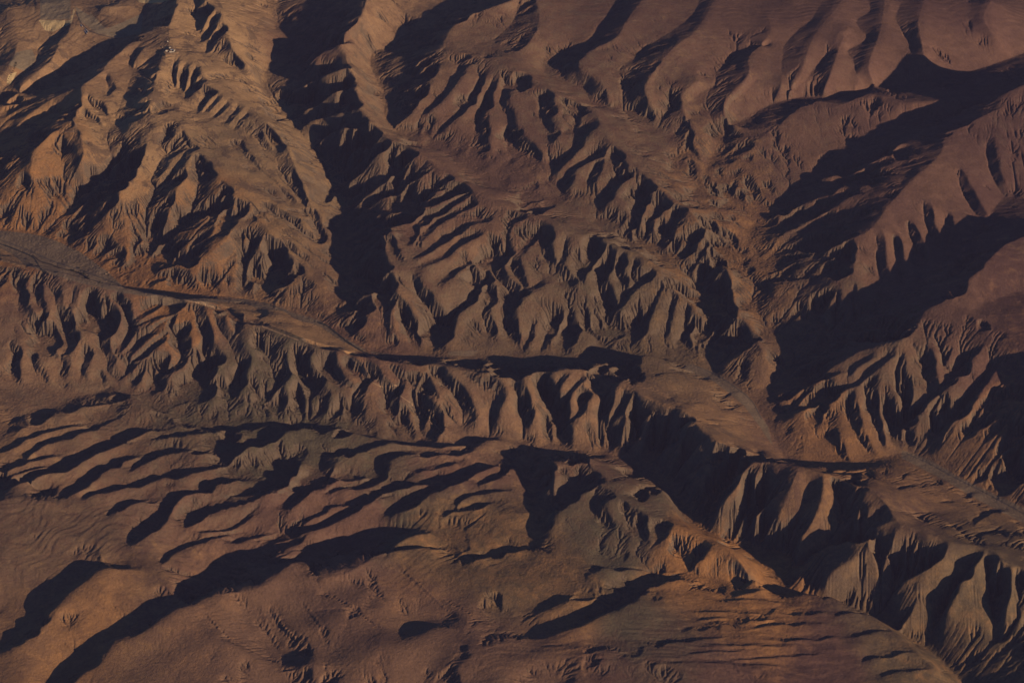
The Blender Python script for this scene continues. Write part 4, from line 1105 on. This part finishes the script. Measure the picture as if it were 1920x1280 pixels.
ROW = [(30.4, 118.5), (30.6, 121), (29.4, 123.8), (28, 127), (26.6, 130.6), (24.8, 134), (22.6, 138), (20.8, 141.2), (18, 145), (16.2, 148.4), (15, 152), (14.4, 157)]
for i, (px, py) in enumerate(ROW):
    put_bush(px, py, 2 if i < 3 else (1 if i < 8 else 0), 'dark bush, %s counting down the straight row left of the terraced field' % ORD[i], 'row of dark bushes along the field', 1.15 if i == 0 else 1.0)
EDGE = [(66, 118), (64.5, 121), (61.2, 124.4), (57.4, 128), (52, 131.4), (48, 136.6), (44.8, 139.6), (40, 143.8), (37.5, 146.4)]
for i, (px, py) in enumerate(EDGE):
    put_bush(px, py, (0, 1)[i % 2], 'small dark bush, %s counting down the lower right edge of the terraced field' % ORD[i], 'bushes on the lower edge of the field')
put_bush(177.4, 79.6, 1, 'lone dark bush on the flat field above the shadowed ravine', None)
put_bush(185.0, 83.4, 2, 'larger dark bush close to the rim of the shadowed ravine', None)
for i, (px, py, k, lab) in enumerate([(148.6, 503.6, 2, 'dark tree beside the valley road, where a pale patch adjoins it'), (138.0, 508.0, 2, 'leftmost dark thicket bush of the wet patch below the valley road'),
        (146.5, 511.0, 1, 'bush in the wet patch, second from the left below the road'), (157.0, 514.5, 2, 'bush in the middle of the wet patch below the road'),
        (164.6, 519.6, 2, 'upper one of the two darkest thicket bushes at the foot of the wet patch'), (166.4, 523.0, 2, 'lower one of the two darkest thicket bushes at the foot of the wet patch'),
        (187.4, 530.4, 2, 'single dark bush standing just behind the near ridge line')]):
    put_bush(px, py, k, lab, 'bushes on the valley floor', 1.5 if k == 2 else 1.2)

# fallen rocks at the mouth of the gully
ROCK = flat_mat('pale_rock', (0.42, 0.30, 0.20), 0.25, 0.5)
for i, (px, py, s, lab) in enumerate([(198.5, 513.8, 4.2, 'largest pale boulder at the mouth of the gully beside the road'), (203.4, 510.8, 3.2, 'upper pale boulder at the gully mouth, beside the dark shadow'),
        (206.0, 514.6, 2.8, 'rightmost pale boulder at the mouth of the gully'), (120.0, 488.6, 3.0, 'lone pale boulder just above the valley road')]):
    rng = random.Random(40 + i); bm = bmesh.new(); bmesh.ops.create_icosphere(bm, subdivisions=3, radius=1.0)
    cut = [(Vector((rng.gauss(0, 1), rng.gauss(0, 1), rng.gauss(0, 1))).normalized(), rng.uniform(0.55, 0.85)) for _ in range(11)]
    for v in bm.verts:
        for n_, d_ in cut:
            e = v.co.dot(n_) - d_
            if e > 0: v.co -= n_ * e
        v.co = Vector((v.co.x * s, v.co.y * s * 0.8, v.co.z * s * 0.75))
    o = link('boulder', bm, ROCK); x, y, z = at_px(px, py); o.location = (x, y, z + s * 0.35); tag(o, lab, 'rock', 'pale boulders by the valley road')

# ------------------------------------------------------------------ air
def make_haze():
    bm = bmesh.new()
    lo = (-9000.0, -300.0, -420.0); hi = (9000.0, 17000.0, 6800.0)
    vs = [bm.verts.new((hi[0] if i & 1 else lo[0], hi[1] if i & 2 else lo[1], hi[2] if i & 4 else lo[2])) for i in range(8)]
    for f in ((0, 2, 3, 1), (4, 5, 7, 6), (0, 1, 5, 4), (2, 6, 7, 3), (0, 4, 6, 2), (1, 3, 7, 5)):
        bm.faces.new([vs[i] for i in f])
    m = bpy.data.materials.new('thin_air'); m.use_nodes = True
    nt = m.node_tree
    for n in list(nt.nodes):
        if n.type != 'OUTPUT_MATERIAL': nt.nodes.remove(n)
    v = nt.nodes.new('ShaderNodeVolumePrincipled')
    v.inputs['Color'].default_value = (0.56, 0.52, 1.0, 1)
    v.inputs['Density'].default_value = 6.5e-6
    v.inputs['Anisotropy'].default_value = 0.0
    nt.links.new(v.outputs['Volume'], nt.nodes['Material Output'].inputs['Volume'])
    o = link('haze', bm, m)
    o['kind'] = 'stuff'; o['label'] = 'thin bluish haze filling the air above the hills'
make_haze()
